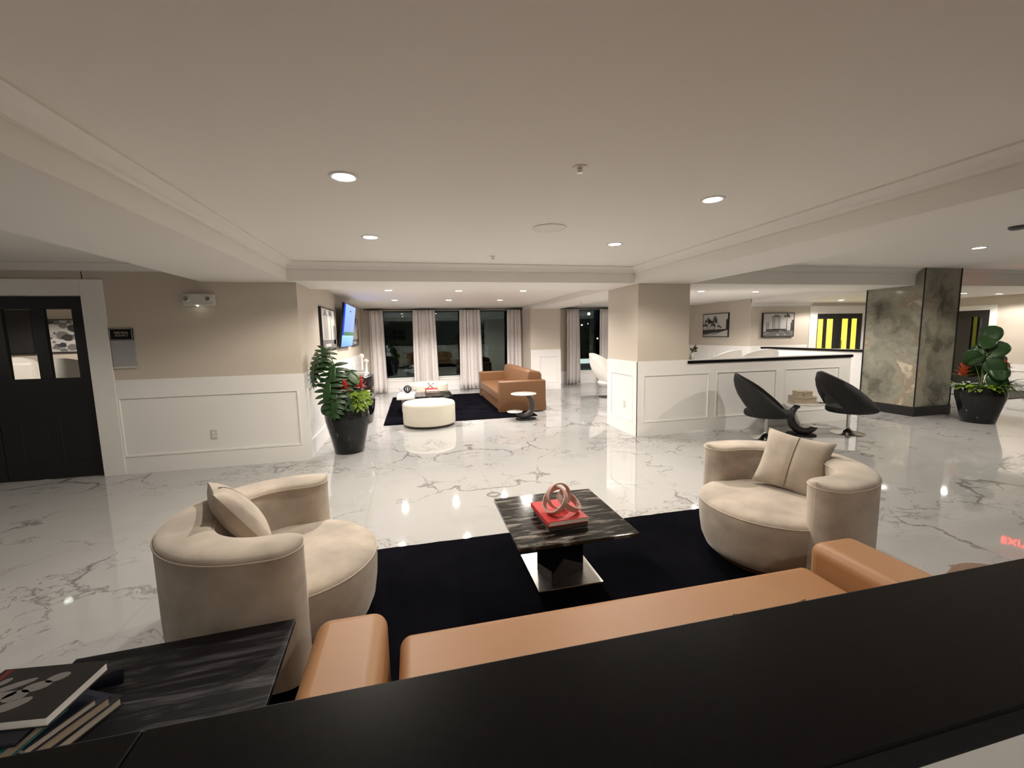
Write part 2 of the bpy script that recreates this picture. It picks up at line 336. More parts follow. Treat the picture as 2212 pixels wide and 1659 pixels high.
        if sub: q = o.modifiers.new('sub', 'SUBSURF'); q.levels = sub; q.render_levels = sub
        return o

def tag(o, label=None, cat=None, group=None, kind=None):
    if label: o['label'] = label
    if cat: o['category'] = cat
    if group: o['group'] = group
    if kind: o['kind'] = kind
    return o
def thing(name, label, cat, loc=(0, 0, 0), rz=0, group=None):
    o = bpy.data.objects.new(name, None); col.objects.link(o); o.empty_display_size = .1
    o.location = loc; o.rotation_euler = (0, 0, rz); return tag(o, label, cat, group)
def copy_tree(o, parent=None):
    c = o.copy(); col.objects.link(c)
    if parent is not None: c.parent = parent
    for ch in list(o.children): copy_tree(ch, c)
    return c
LAB = {}
def struct(name, label, cat, mb, m, **kw):
    o = mb.build(name, m, **kw); return tag(o, label, cat, None, 'structure')
def sbox(name, label, cat, m, *b, bevel=None):
    mb = MB()
    for q in b: mb.box(*q)
    return struct(name, label, cat, mb, m, bevel=bevel)

# ------------------------------------------------------------------ shell
ZS = 2.32
sbox('floor', 'glossy white marble floor with branching grey veins', 'floor', M['floor'], (-9, 22, -3.6, 13.0, -.12, 0))
sbox('ceiling', 'raised off-white ceiling bay in the middle with four downlights', 'ceiling', M['ceil'], (-1.48, 3.22, -3.6, 5.81, 2.55, 2.75))
sbox('ceiling_left', 'off-white ceiling bay over the black door side', 'ceiling', M['ceil'], (-9, -2.47, -3.6, 5.98, 2.52, 2.75))
sbox('ceiling_right', 'off-white ceiling bay over the marble aisle before the stone column', 'ceiling', M['ceil'], (4.14, 22, -3.6, 5.81, 2.60, 2.75))
sbox('ceiling_rear', 'low ceiling over the far seating area, tinted blue by the television', 'ceiling', M['ceil'], (-1.43, 3.29, 6.76, 12.9, 2.43, 2.6))
sbox('ceiling_lounge', 'low ceiling over the lounge behind the half wall', 'ceiling', M['ceil'], (4.14, 8.91, 6.76, 12.9, 2.43, 2.6))
sbox('ceiling_corridor', 'lowest flat ceiling leading to the yellow paned double door', 'ceiling', M['ceil'], (8.9, 22, 6.76, 9.82, ZS, 2.6))
sbox('beam_left', 'wide dropped ceiling beam running forward on the black door side', 'beam', M['ceil'], (-2.48, -1.475, -3.6, 5.98, ZS, 2.7))
sbox('beam_right', 'wide dropped ceiling beam running forward above the square pale column', 'beam', M['ceil'], (3.215, 4.145, -3.6, 5.8, ZS, 2.7))
sbox('beam_cross', 'dropped ceiling beam crossing the room behind the raised bay', 'beam', M['ceil'], (-1.475, 22, 5.8, 6.77, ZS, 2.7))
sbox('beam_rear', 'dropped beam running from the pale column back to the curtained wall', 'beam', M['ceil'], (3.28, 4.15, 6.77, 12.85, ZS, 2.65))
# walls
sbox('wall_left', 'greige wall beside the black door', 'wall', M['greige'], (-3.69, -1.42, 5.97, 6.12, 0, 2.56), (-9, -5.66, 5.97, 6.12, 0, 2.56), (-5.67, -3.68, 5.97, 6.12, 2.17, 2.56))
sbox('wall_television', 'greige wall behind the television and the large black pot', 'wall', M['greige'], (-1.57, -1.42, 6.12, 12.8, 0, 2.5))
sbox('wall_column', 'square column, greige above and white panelled below', 'column', M['greige'], (3.28, 4.15, 5.8, 6.8, 0, 2.33))
sbox('wall_column_rear', 'greige pier with white panelling beside the right hand curtains', 'column', M['greige'], (3.26, 4.15, 11.72, 12.85, 0, 2.33))
wy = 12.8
wb = MB()
WIN = [(-1.0, .36), (.36, 1.66), (1.66, 3.05), (4.95, 5.95)]
xs = [-1.57, -1.0, .25, .5, 1.48, 1.84, 3.05, 4.95, 5.95, 22]
for a, b_ in ((-1.57, -1.0), (.25, .5), (1.5, 1.82), (3.05, 4.95), (5.95, 9.05)): wb.box(a, b_, wy, wy + .2, 0, 2.6)
for a, b_ in ((-1.0, .25), (.5, 1.5), (1.82, 3.05), (4.95, 5.95)):
    wb.box(a, b_, wy, wy + .2, 0, .42); wb.box(a, b_, wy, wy + .2, 2.36, 2.6)
struct('wall_window', 'greige wall holding the tall dark curtained windows', 'wall', wb, M['greige'])
for i, (a, b_) in enumerate(((-1.0, .25), (.5, 1.5), (1.82, 3.05), (4.95, 5.95))):
    lab = ['tall dark window nearest the television wall', 'tall dark window between the two wide middle curtains', 'tall dark window behind the brown sofa', 'narrow dark window showing street lights outside'][i]
    root = tag(thing('window_%d' % (i + 1), lab, 'window'), kind='structure'); root.location = (a, wy, .42)
    W_, H_ = b_ - a, 1.94
    f = MB(); t = .045
    f.box(0, W_, .03, .10, 0, t).box(0, W_, .03, .10, H_ - t, H_).box(0, t, .03, .10, t, H_ - t).box(W_ - t, W_, .03, .10, t, H_ - t)
    f.build('window_frame', M['window_frame'], root, bevel=(.004, 1))
    MB().box(t, W_ - t, .06, .066, t, H_ - t).build('glass_pane', M['glass'], root)
    MB().box(-.02, W_ + .02, -.035, .03, -.03, 0).build('window_sill', M['white'], root, bevel=(.005, 2))
sbox('wall_lounge', 'greige wall behind the lounge with a framed palm road photograph', 'wall', M['greige'], (8.9, 9.05, 9.8, 12.85, 0, 2.45))
d2 = MB(); d2.box(9.05, 10.95, 9.8, 9.95, 0, 2.33).box(12.8, 14.4, 9.8, 9.95, 0, 2.33).box(10.95, 12.8, 9.8, 9.95, 2.04, 2.33)
struct('wall_corridor', 'greige wall with the framed tower photograph and the yellow paned doors', 'wall', d2, M['greige'])
rw = MB(); rw.box(14.2, 14.35, -3.6, 7.78, 0, 2.6).box(14.2, 14.35, 8.5, 9.8, 0, 2.6).box(14.2, 14.35, 7.78, 8.5, 1.99, 2.6)
struct('wall_right', 'greige wall far to the right with a dark door', 'wall', rw, M['greige'])
sbox('wall_back', 'greige wall behind the counter', 'wall', M['greige'], (-9, 22, -3.75, -3.6, 0, 2.7))
sbox('wall_side', 'greige side wall beyond the black door', 'wall', M['greige'], (-9.15, -9, -3.6, 13, 0, 2.7))
# meeting room beyond door
sbox('wall_meeting_rear', 'greige wall seen through the black door panes', 'wall', M['greige'], (-9, -1.57, 8.55, 8.7, 0, 2.55))
sbox('ceiling_meeting', 'meeting room ceiling', 'ceiling', M['ceil'], (-9, -1.57, 6.12, 8.6, 2.42, 2.55))

def wainscot(name, label, loc, rz, length, panels, height=1.16, zlo=.215, zhi=.955):
    mb = MB(); t = .012
    mb.box(0, length, -t, 0, 0, zlo); mb.box(0, length, -t, 0, zhi, height)
    xs = [0]
    for a, b_ in panels: xs += [a, b_]
    xs.append(length)
    for k in range(0, len(xs), 2):
        if xs[k + 1] - xs[k] > .001: mb.box(xs[k], xs[k + 1], -t, 0, zlo, zhi)
    for a, b_ in panels:
        mb.box(a, b_, -.003, 0, zlo, zhi)
        q = .022
        for (x0, x1, z0, z1) in ((a, b_, zlo, zlo + q), (a, b_, zhi - q, zhi), (a, a + q, zlo + q, zhi - q), (b_ - q, b_, zlo + q, zhi - q)):
            mb.box(x0, x1, -t - .006, -.002, z0, z1)
    return struct(name, label, 'wainscot', mb, M['white'], loc=loc, rz=rz, bevel=(.005, 2))
wainscot('trim_1', 'white panelled wainscot between the black door and the pot corner', (-3.487, 5.972, 0), 0, 2.067, [(.0, 2.0)])
wainscot('trim_2', 'white wainscot along the television wall', (-1.42, 5.96, 0), PI / 2, 6.83, [(.15, 1.5), (1.65, 3.1), (3.25, 4.7), (4.85, 6.6)])
wainscot('trim_3', 'white panel on the front of the square column and the half wall', (3.268, 5.8, 0), 0, 4.06, [(.10, 1.26), (1.385, 2.545), (2.70, 3.83)])
wainscot('trim_4', 'white panel with an outlet on the side of the square column', (3.28, 6.8, 0), -PI / 2, 1.012, [(.14, .89)])
wainscot('trim_5', 'white panel on the rear pier beside the curtains', (3.26, 11.72, 0), 0, .90, [(.25, .79)], zhi=.98)
wainscot('trim_6', 'white wainscot under the curtained windows', (-1.42, 12.8, 0), 0, 10.32, [(.5, 1.6), (1.98, 2.85), (3.3, 4.4), (6.4, 7.3), (7.8, 9.6)], height=.41, zlo=.14, zhi=.34)
wainscot('trim_7', 'white wainscot under the palm road photograph', (8.9, 12.8, 0), -PI / 2, 3.01, [(.3, 1.4), (1.6, 2.8)])
wainscot('trim_8', 'white wainscot under the tower photograph', (8.89, 9.8, 0), 0, 1.9, [(.2, 1.6)])
wainscot('trim_9', 'low white panelling on the far right wall', (14.2, 7.62, 0), -PI / 2, 8.5, [(.3, 1.9), (2.2, 3.8), (4.1, 6.6)], height=.635, zlo=.12, zhi=.5)
wainscot('trim_19', 'white panel on the side of the rear pier', (4.15, 11.72, 0), PI / 2, 1.06, [(.14, .9)], zhi=.98)

def crown(name, label, loc, rz, length, h=.10, d=.09):
    pr = [(0, 0), (-d, 0), (-d, -.012), (-d * .88, -.02), (-d * .62, -h * .42), (-d * .40, -h * .52), (-d * .36, -h * .66), (-d * .22, -h * .82), (-d * .14, -h * .86), (-d * .14, -h), (0, -h)]
    mb = MB(); mb.prism(pr, 0, length, 'x'); return struct(name, label, 'moulding', mb, M['crown'], loc=loc, rz=rz, smooth=50)
crown('trim_10', 'stepped crown moulding on the cross beam of the raised bay', (-1.475, 5.8, 2.55), 0, 4.69)
crown('trim_11', 'crown moulding along the beam on the black door side', (-1.475, -3.6, 2.55), PI / 2, 9.4)
crown('trim_12', 'crown moulding along the beam above the square column', (3.215, 5.8, 2.55), -PI / 2, 9.4)
crown('trim_13', 'crown moulding above the black door wall', (-9, 5.97, 2.52), 0, 6.52, .09)
crown('trim_14', 'crown moulding on the cross beam before the stone column', (4.145, 5.8, 2.60), 0, 4.5, .09)
crown('trim_15', 'crown moulding on the outer side of the left beam', (-2.48, 5.97, 2.52), -PI / 2, 9.5, .09)
crown('trim_16', 'crown moulding on the outer side of the right beam', (4.145, -3.6, 2.60), PI / 2, 9.4, .09)
crown('trim_17', 'white moulding above the tower photograph', (8.9, 9.8, 2.32), 0, 1.95, .095, .08)
crown('trim_18', 'crown moulding on the cross beam to the right of the stone column', (9.5, 5.8, 2.60), 0, 5, .05, .05)

# stone column
c = tag(thing('wall_stone_column', 'tall square column clad in mottled green and brown polished stone', 'column', (8.635, 5.65, 0)), kind='structure')
MB().box(.012, .86, 0.012, .96, .17, 2.6).build('stone_cladding', M['onyx'], c)
MB().box(-.012, .872, -.012, .98, 0, .17).build('black_plinth', M['base_black'], c, bevel=(.003, 1))
ct = MB(); ct.box(0, .014, 0, .014, .17, 2.6); ct.box(.85, .864, 0, .014, .17, 2.6); ct.box(0, .014, .95, .964, .17, 2.6); ct.build('corner_trim', M['rod'], c)
# half walls
sbox('wall_half_lounge', 'white half wall behind the two charcoal chairs', 'half wall', M['white'], (4.15, 7.316, 5.8, 5.98, 0, 1.098))
t = MB(); t.box(4.13, 7.345, 5.765, 6.02, 1.10, 1.145); tag(t.build('counter_ledge', M['black_stone'], bevel=(.006, 2)), 'long black stone ledge capping the white half wall behind the charcoal chairs', 'ledge')
sbox('wall_half_stone', 'pale half wall running back from the stone column', 'half wall', M['white'], (9.03, 9.2, 6.62, 9.5, 0, 1.10))
t = MB(); t.box(8.99, 9.24, 6.63, 9.53, 1.10, 1.145); tag(t.build('counter_ledge', M['black_stone'], bevel=(.006, 2)), 'black stone ledge capping the half wall behind the stone column', 'ledge')
sbox('wall_half_near', 'white half wall under the nearest black counter', 'half wall', M['white'], (-2.6, 4.2, .325, .50, 0, 1.1095))
nc = thing('bar_counter', 'broad black stone counter slab crossing the bottom of the view', 'counter', (0, .42, 1.10))
for a, b_ in ((-2.6, -.3282), (-.3278, 4.2)):
    MB().box(a, b_, -.112, .116, .010, .05).build('counter_slab', M['black_stone'], nc, bevel=(.003, 2))

# ------------------------------------------------------------------ doors
d = tag(thing('door_1', 'black door with tall glass panes in a wide white casing', 'door', (-3.711, 6.0, 0)), kind='structure')
mb = MB(); xs = [(-.137, -.405 + .0), (-.405, -.137)]
def leafdoor(mb, x1, w_, h_, panes, z0, z1, y0=0, y1=.05):
    # x1 right edge; panes list of (xa,xb)
    xa = x1 - w_
    mb.box(xa, x1, y0, y1, 0.01, z0); mb.box(xa, x1, y0, y1, z1, h_)
    cur = xa
    for a, b_ in sorted(panes): mb.box(cur, a, y0, y1, z0, z1); cur = b_
    mb.box(cur, x1, y0, y1, z0, z1)
leafdoor(mb, 0, .965, 2.15, [(-.797, -.522), (-.405, -.137)], 1.208, 2.005)
leafdoor(mb, -.975, .965, 2.15, [(-1.772, -1.497), (-1.38, -1.112)], 1.208, 2.005)
for px_ in (-.405, -.78, -1.38, -1.75):
    mb.box(px_ - .008, px_ + .012, -.006, 0, .2, .74)
for (a, b_) in ((-.40, -.13), (-.79, -.52)):
    mb.box(a, b_, -.004, 0, .22, .72)
mb.build('door_leaf', M['door'], d, bevel=(.003, 1))
g = MB()
for a, b_ in ((-.797, -.522), (-.405, -.137), (-1.772, -1.497), (-1.38, -1.112)): g.box(a, b_, .02, .026, 1.208, 2.005)
g.build('glass_pane', M['door_glass'], d)
k = MB(); k.tube([(-1.0, 0, 1.0), (-1.0, -.05, 1.0), (-1.1, -.05, 1.0)], .01, 8); k.build('door_handle', M['rod'], d, smooth=40)
mb = MB(); mb.box(.0, .224, -.05, -.028, 0, 2.338).box(-2.2, 0, -.05, -.028, 2.155, 2.338).box(-2.17, -1.945, -.05, -.028, 0, 2.155).box(0, .02, -.028, .12, 0, 2.16).box(-1.96, 0.02, -.028, .12, 2.155, 2.175).box(-1.965, -1.945, -.028, .12, 0, 2.16)
mb.build('door_casing', M['white'], d, bevel=(.004, 2))

d = tag(thing('door_2', 'dark double door with four lit yellow panes', 'door', (11.09, 9.8, 0)), kind='structure')
mb = MB()
leafdoor(mb, .80, .80, 2.01, [(.05, .235), (.36, .58)], .30, 1.865, 0, .05); leafdoor(mb, 1.61, .80, 2.01, [(.895, 1.115), (1.24, 1.44)], .30, 1.865, 0, .05)
mb.build('door_leaf', M['door'], d, bevel=(.003, 1))
g = MB()
for a, b_ in ((.05, .235), (.36, .58), (.895, 1.115), (1.24, 1.44)): g.box(a, b_, .015, .03, .30, 1.865)
g.build('lit_pane', M['yellow_pane'], d)
mb = MB(); mb.tube([(.75, 0, .98), (.75, -.04, .98), (.75, -.04, 1.25), (.75, 0, 1.25)], .008, 8); mb.tube([(.86, 0, .98), (.86, -.04, .98), (.86, -.04, 1.25), (.86, 0, 1.25)], .008, 8); mb.build('door_handle', M['rod'], d, smooth=40)
mb = MB(); mb.box(-.26, 0, -.02, .0, 0, 2.23).box(1.61, 1.75, -.02, .0, 0, 2.23).box(0, 1.61, -.02, 0, 2.01, 2.23).box(-.14, 0, 0, .15, 0, 2.04).box(1.61, 1.71, 0, .15, 0, 2.04).box(0, 1.61, 0, .15, 2.01, 2.04); mb.build('door_casing', M['white'], d, bevel=(.004, 2))

d = tag(thing('door_3', 'dark door with a narrow pane in the far right wall', 'door', (14.2, 8.46, 0), -PI / 2), kind='structure')
mb = MB(); leafdoor(mb, .65, .65, 1.98, [(.28, .50)], .9, 1.82, .01, .05); mb.build('door_leaf', M['door'], d, bevel=(.003, 1))
MB().box(.28, .50, .03, .036, .9, 1.82).build('glass_pane', M['door_glass'], d)
mb = MB(); mb.box(-.14, 0, -.02, .15, 0, 2.10).box(.65, .79, -.02, .15, 0, 2.10).box(0, .65, -.02, .15, 1.98, 2.10); mb.build('door_casing', M['white'], d, bevel=(.004, 2))
sbox('wall_behind_door', 'pale wall seen through the narrow pane of the far right door', 'wall', M['greige'], (15.6, 15.7, 6.5, 9.9, 0, 2.5))

# ------------------------------------------------------------------ downlights and ceiling fittings
def spot(name, loc, e, parent=None, angle=154, colr=LAMP, size=.05, blend=.3):
    l = bpy.data.lights.new(name, 'SPOT'); l.energy = e; l.color = colr; l.spot_size = math.radians(angle); l.spot_blend = blend; l.shadow_soft_size = size
    o = bpy.data.objects.new(name, l); col.objects.link(o)
    if parent is not None: o.parent = parent
    o.location = loc; return o
proto = None
for (x, y, z, e, lab) in DOWNLIGHTS:
    if proto is None:
        r = thing('downlight', lab, 'ceiling light', (x, y, z))
        mb = MB(); mb.lathe([(.086, .0), (.086, -.004), (.080, -.007), (.068, -.007), (.062, -.004), (.062, .02)], 32, cap=False); mb.build('trim_ring', M['lamp_ring'], r, smooth=40)
        MB().lathe([(.0001, -.003), (.061, -.003), (.061, .0), (.0001, 0)], 32, cap=False).build('lens', M['lens'], r)
        proto = r
    else:
        r = proto.copy(); col.objects.link(r); r.location = (x, y, z); r['label'] = lab
        for ch in proto.children:
            if ch.type == 'MESH': q = ch.copy(); col.objects.link(q); q.parent = r
    r['group'] = 'recessed ceiling downlights'
    spot('downlight_beam', (0, 0, -.02), e, r, 128 if y < 3.3 else 154, LAMP if y < 6 else LAMP_REAR)
for i, (x, y, z, e) in enumerate(HIDDEN_LIGHTS):
    lab = ['round downlight in the raised ceiling above the standing side of the counter', 'added downlight, out of view in the ceiling before the black door', 'added downlight, out of view near the start of the right hand bay', 'added downlight, out of view over the aisle beside the far right wall', 'round downlight inside the meeting room'][i]
    r = proto.copy(); col.objects.link(r); r.location = (x, y, z); r['label'] = lab; r['group'] = 'recessed ceiling downlights'
    for ch in proto.children:
        if ch.type == 'MESH': q = ch.copy(); col.objects.link(q); q.parent = r
    spot('downlight_beam', (0, 0, -.02), e, r, 128 if y < 3.3 else 154, LAMP if y < 6 else LAMP_REAR)
mb = MB(); mb.lathe([(.155, 0), (.155, -.006), (.148, -.010), (.0001, -.011)], 40, cap=False)
tag(mb.build('ceiling_speaker', M['lamp_ring'], smooth=40, loc=(1.24, 3.77, 2.55)), 'flat round white speaker grille in the raised ceiling', 'speaker')
def sprinkler(x, y, z, lab):
    r = thing('fire_sprinkler', lab, 'sprinkler', (x, y, z)); r['group'] = 'fire sprinklers'
    MB().lathe([(.042, 0), (.040, -.005), (.012, -.009), (.0001, -.009)], 24, cap=False).build('escutcheon', M['lamp_ring'], r, smooth=40)
    mb = MB(); mb.tube([(0, 0, -.008), (0, 0, -.034)], .006, 8); mb.tube([(.012, 0, -.01), (.014, 0, -.02), (0, 0, -.032)], .003, 6); mb.tube([(-.012, 0, -.01), (-.014, 0, -.02), (0, 0, -.032)], .003, 6); mb.build('sprinkler_body', M['chrome'], r, smooth=40)
    MB().lathe([(.0001, -.034), (.017, -.033), (.017, -.036), (.0001, -.037)], 16, cap=False).build('deflector', M['chrome'], r)
sprinkler(.977, 2.40, 2.55, 'chrome fire sprinkler between the nearer pair of downlights')
sprinkler(.98, 5.17, 2.55, 'small fire sprinkler before the cross beam of the raised ceiling')
sprinkler(3.80, 9.25, 2.32, 'fire sprinkler under the rear beam by the right hand curtain')
r = thing('smoke_detector', 'dark round fitting on the right hand ceiling at the picture edge', 'smoke detector', (6.10, 3.21, 2.60))
MB().lathe([(.07, 0), (.07, -.02), (.05, -.035), (.0001, -.037)], 24, cap=False).build('detector_body', M['dark_wood'], r, smooth=40)
# exit sign (its red glow mirrors in the floor)
r = thing('exit_sign', 'hanging exit sign with glowing red letters', 'exit sign', (10.74, 5.21, 2.42), -1.126)
MB().box(-.17, .17, -.02, .02, -.11, .11).build('sign_housing', M['plastic_white'], r, bevel=(.005, 2))
MB().box(-.02, .02, -.01, .01, .11, .18).build('hanger', M['plastic_white'], r)
def text(body, size, m, parent, loc, rot, depth=.001, space=1.0):
    cu = bpy.data.curves.new('lettering', 'FONT'); cu.body = body; cu.size = size; cu.extrude = depth; cu.align_x = 'CENTER'; cu.align_y = 'CENTER'; cu.space_line = space
    t_ = bpy.data.objects.new('lettering', cu); col.objects.link(t_); cu.materials.append(m); bpy.context.view_layer.update(); me = bpy.data.meshes.new_from_object(t_.evaluated_get(bpy.context.evaluated_depsgraph_get())); bpy.data.objects.remove(t_)
    o = bpy.data.objects.new('lettering', me); col.objects.link(o); o.parent = parent; o.location = loc; o.rotation_euler = rot; return o
text('EXIT', .17, M['exit_red'], r, (0, -.022, 0), (PI / 2, 0, 0))

# ------------------------------------------------------------------ wall fittings
r = thing('emergency_light', 'white two-headed emergency light on the greige wall', 'emergency light', (-2.505, 5.968, 2.10))
MB().box(-.172, .172, -.07, 0, -.074, .074).build('housing', M['plastic_white'], r, bevel=(.018, 4))
for sx in (-.118, .112):
    h = MB(); h.T = Matrix.Translation((sx, -.07, .012)) @ Matrix.Rotation(PI / 2, 4, 'X'); h.lathe([(.034, -.005), (.034, .018), (.029, .022), (.026, .018), (.0001, .014)], 20, cap=False); h.build('lamp_head', [M['plastic_white']], r, smooth=40)
    h = MB(); h.T = Matrix.Translation((sx, -.07, .012)) @ Matrix.Rotation(PI / 2, 4, 'X'); h.lathe([(.0001, .0165), (.025, .0165), (.025, .019), (.0001, .019)], 20, cap=False); h.build('lamp_lens', M['lamp_grey'], r)
MB().sphere((-.01, -.066, -.073), .006).build('indicator', M['led'], r)
r = thing('room_sign', 'black and grey meeting room sign beside the door casing', 'sign', (-3.361, 5.968, 0))
MB().box(-.117, .117, -.018, 0, 1.633, 1.773).build('sign_header', M['plastic_black'], r, bevel=(.003, 1))
mb = MB(); mb.box(-.112, .112, -.021, -.018, 1.764, 1.768).box(-.112, .112, -.021, -.018, 1.638, 1.642).box(-.112, -.108, -.021, -.018, 1.638, 1.768).box(.108, .112, -.021, -.018, 1.638, 1.768); mb.build('header_border', M['sign_text'], r)
text('MEETING\nROOM 2', .034, M['sign_text'], r, (.005, -.0195, 1.705), (PI / 2, 0, 0), space=.95)
MB().box(-.115, .117, -.012, 0, 1.325, 1.633).build('schedule_sheet', M['paper_grey'], r, bevel=(.002, 1))
mb = MB(); mb.box(-.115, .117, -.018, 0, 1.298, 1.325); mb.build('sign_foot', M['plastic_white'], r, bevel=(.003, 1))
def outlet(lab, loc, rz):
    r = thing('wall_outlet', lab, 'outlet', loc, rz)
    MB().box(-.035, .035, -.006, 0, -.058, .058).build('outlet_plate', M['plastic_white'], r, bevel=(.003, 2))
    mb = MB(); mb.box(-.016, .016, -.009, -.006, .008, .034).box(-.016, .016, -.009, -.006, -.034, -.008); mb.build('socket', M['lamp_ring'], r, bevel=(.002, 1))
outlet('white wall outlet in the wainscot panel beneath the emergency light', (-2.506, 5.967, .432), 0)
outlet('white wall outlet on the side of the square column', (3.277, 6.19, .455), -PI / 2)

# framed photographs
def palm(mb, x, z, h, r, mi=3, y=-.0022):
    mb.mi = mi
    mb.poly([(x - r * .09, y, z), (x + r * .09, y, z), (x + r * .05, y, z + h), (x - r * .05, y, z + h)])
    for k in range(11):
        a = -.35 + k * (PI + .7) / 10; c_, s_ = math.cos(a), math.sin(a)
        ex, ez = x + c_ * r, z + h + s_ * r * .75 - (r * .25 if abs(c_) > .5 else 0)
        mb.poly([(x, y, z + h - r * .07), ((x + ex) / 2 - s_ * r * .1, y, (z + h + ez) / 2 + abs(c_) * r * .12 + r * .1), (ex, y, ez), ((x + ex) / 2 + s_ * r * .08, y, (z + h + ez) / 2 - r * .06 + abs(c_) * r * .1)])
def picture(lab, kind, w_, h_, loc, rz, depth=.04):
    r = thing('framed_photograph', lab, 'picture', loc, rz)
    fr = MB(); t = .018
    fr.box(-w_ / 2, w_ / 2, -depth, 0, h_ - t, h_).box(-w_ / 2, w_ / 2, -depth, 0, 0, t).box(-w_ / 2, -w_ / 2 + t, -depth, 0, t, h_ - t).box(w_ / 2 - t, w_ / 2, -depth, 0, t, h_ - t).box(-w_ / 2 + t, w_ / 2 - t, -.01, 0, t, h_ - t)
    fr.build('picture_frame', M['frame'], r)
    mb = MB(); rnd = random.Random(kind); x0, x1, z0, z1 = -w_ / 2 + t, w_ / 2 - t, t, h_ - t; W, Hh = x1 - x0, z1 - z0
    y = -depth + .006
    mb.T = Matrix.Translation((x0, y, z0))
    mb.mi = 0; mb.box(0, W, 0, .006, 0, Hh)
    def q(a, b_, c_, d_, mi, yy=-.001): mb.mi = mi; mb.poly([(a * W, yy, c_ * Hh), (b_ * W, yy, c_ * Hh), (b_ * W, yy, d_ * Hh), (a * W, yy, d_ * Hh)])
    if kind == 'road':
        mb.mi = 3; mb.poly([(0, -.001, .0), (0, -.001, .3 * Hh), (W, -.001, .33 * Hh), (W * .97, -.001, .28 * Hh), (.35 * W, -.001, .06 * Hh), (.15 * W, -.001, 0)])
        mb.mi = 1; mb.poly([(0, -.0015, .0), (.2 * W, -.0015, 0), (.6 * W, -.0015, .2 * Hh), (0, -.0015, .07 * Hh)])
        for x, hh, rr in ((.2, .5, .17), (.3, .42, .13), (.48, .46, .15), (.42, .3, .12), (.64, .25, .08), (.72, .2, .06), (.08, .3, .12)): palm(mb, x * W, .2 * Hh, hh * Hh, rr * W)
        mb.mi = 2; mb.poly([(.4 * W, -.001, .72 * Hh), (.43 * W, -.001, .88 * Hh), (.49 * W, -.001, .93 * Hh), (.56 * W, -.001, .88 * Hh), (.6 * W, -.001, .72 * Hh)])
        q(.93, 1, .3, .75, 3)
    elif kind == 'tower':
        q(0, 1, 0, .26, 2); q(.1, .75, .2, .33, 3, -.0014); q(.08, .2, .3, .62, 1, -.0012)
        q(.28, .56, .3, .84, 1, -.0014); mb.mi = 2; mb.poly([(.25 * W, -.0016, .83 * Hh), (.59 * W, -.0016, .83 * Hh), (.47 * W, -.0016, .95 * Hh), (.37 * W, -.0016, .95 * Hh)])
        for i in range(8):
            for xx in (.3, .35, .47, .52): q(xx, xx + .025, .35 + i * .058, .38 + i * .058, 3, -.0018)
            if i < 5: q(.1, .12, .34 + i * .058, .37 + i * .058, 3, -.0018); q(.15, .17, .34 + i * .058, .37 + i * .058, 3, -.0018)
        palm(mb, .77 * W, .15 * Hh, .72 * Hh, .13 * W); q(.9, 1, .25, .6, 3); q(.93, 1, .6, .72, 3)
        for i in range(14): x = rnd.random() * .9; z = rnd.random() * .22; q(x, x + .08, z, z + .03, rnd.choice((0, 1, 3)), -.002)
    elif kind == 'tower2':
        q(0, 1, 0, .22, 2); q(.12, .45, .22, .85, 1); mb.mi = 2; mb.poly([(.1 * W, -.002, .82 * Hh), (.47 * W, -.002, .82 * Hh), (.28 * W, -.002, .98 * Hh)])
        for i in range(12):
            for xx in (.15, .22, .3, .37): q(xx, xx + .04, .27 + i * .045, .29 + i * .045, 2, -.002)
        palm(mb, .65 * W, .1 * Hh, .78 * Hh, .16 * W, 2); q(.85, 1, .1, .6, 2); q(.2, .6, .05, .12, 0, -.002)
    else:
        for i in range(60):
            x, z = rnd.random(), rnd.random(); rr = .015 + rnd.random() ** 2 * .10; mb.mi = rnd.choice((0, 1, 2, 3, 3, 2))
            mb.poly([((min(.99, max(.01, x + rr * math.cos(a) * (.7 + .5 * rnd.random())))) * W, -.0005 - i * .00004, min(.99, max(.01, z + rr * 1.2 * math.sin(a))) * Hh) for a in [k * PI / 5 for k in range(10)]])
    mb.build('photo_print', [M['p0'], M['p1'], M['p2'], M['p3']], r)
    return r
picture('framed black and white photograph of a palm lined road', 'road', 1.1, .70, (8.90, 11.15, 1.41), -PI / 2)
picture('framed black and white photograph of a tower block and palm', 'tower', 1.03, .66, (9.76, 9.80, 1.39), 0, .05)
picture('framed tower photograph on the wall just above the potted monstera', 'tower2', 1.18, .69, (-1.42, 7.77, 1.42), PI / 2)
picture('framed photograph half hidden behind the television, nearer the curtains', 'tower2', 1.2, .66, (-1.42, 11.1, 1.42), PI / 2)
picture('black and white abstract picture seen through the right door pane', 'blots', .95, .55, (-5.35, 8.55, 1.46), 0)
picture('wide framed picture on the wall behind the counter', 'road', 1.4, .8, (-1.2, -3.6, 1.4), PI)
picture('framed picture on the rear wall opposite the lounge', 'tower', 1.4, .8, (5.2, -3.6, 1.4), PI)
r = thing('wall_screen', 'large dark screen seen through the left door pane', 'television', (-6.62, 8.548, 1.45))
MB().box(-.62, .62, -.05, 0, 0, .84).build('screen_body', M['plastic_black'], r, bevel=(.006, 1)); MB().box(-.6, .6, -.052, -.05, .02, .82).build('screen', mat('switched_off_screen', (.024, .024, .027), .3), r)
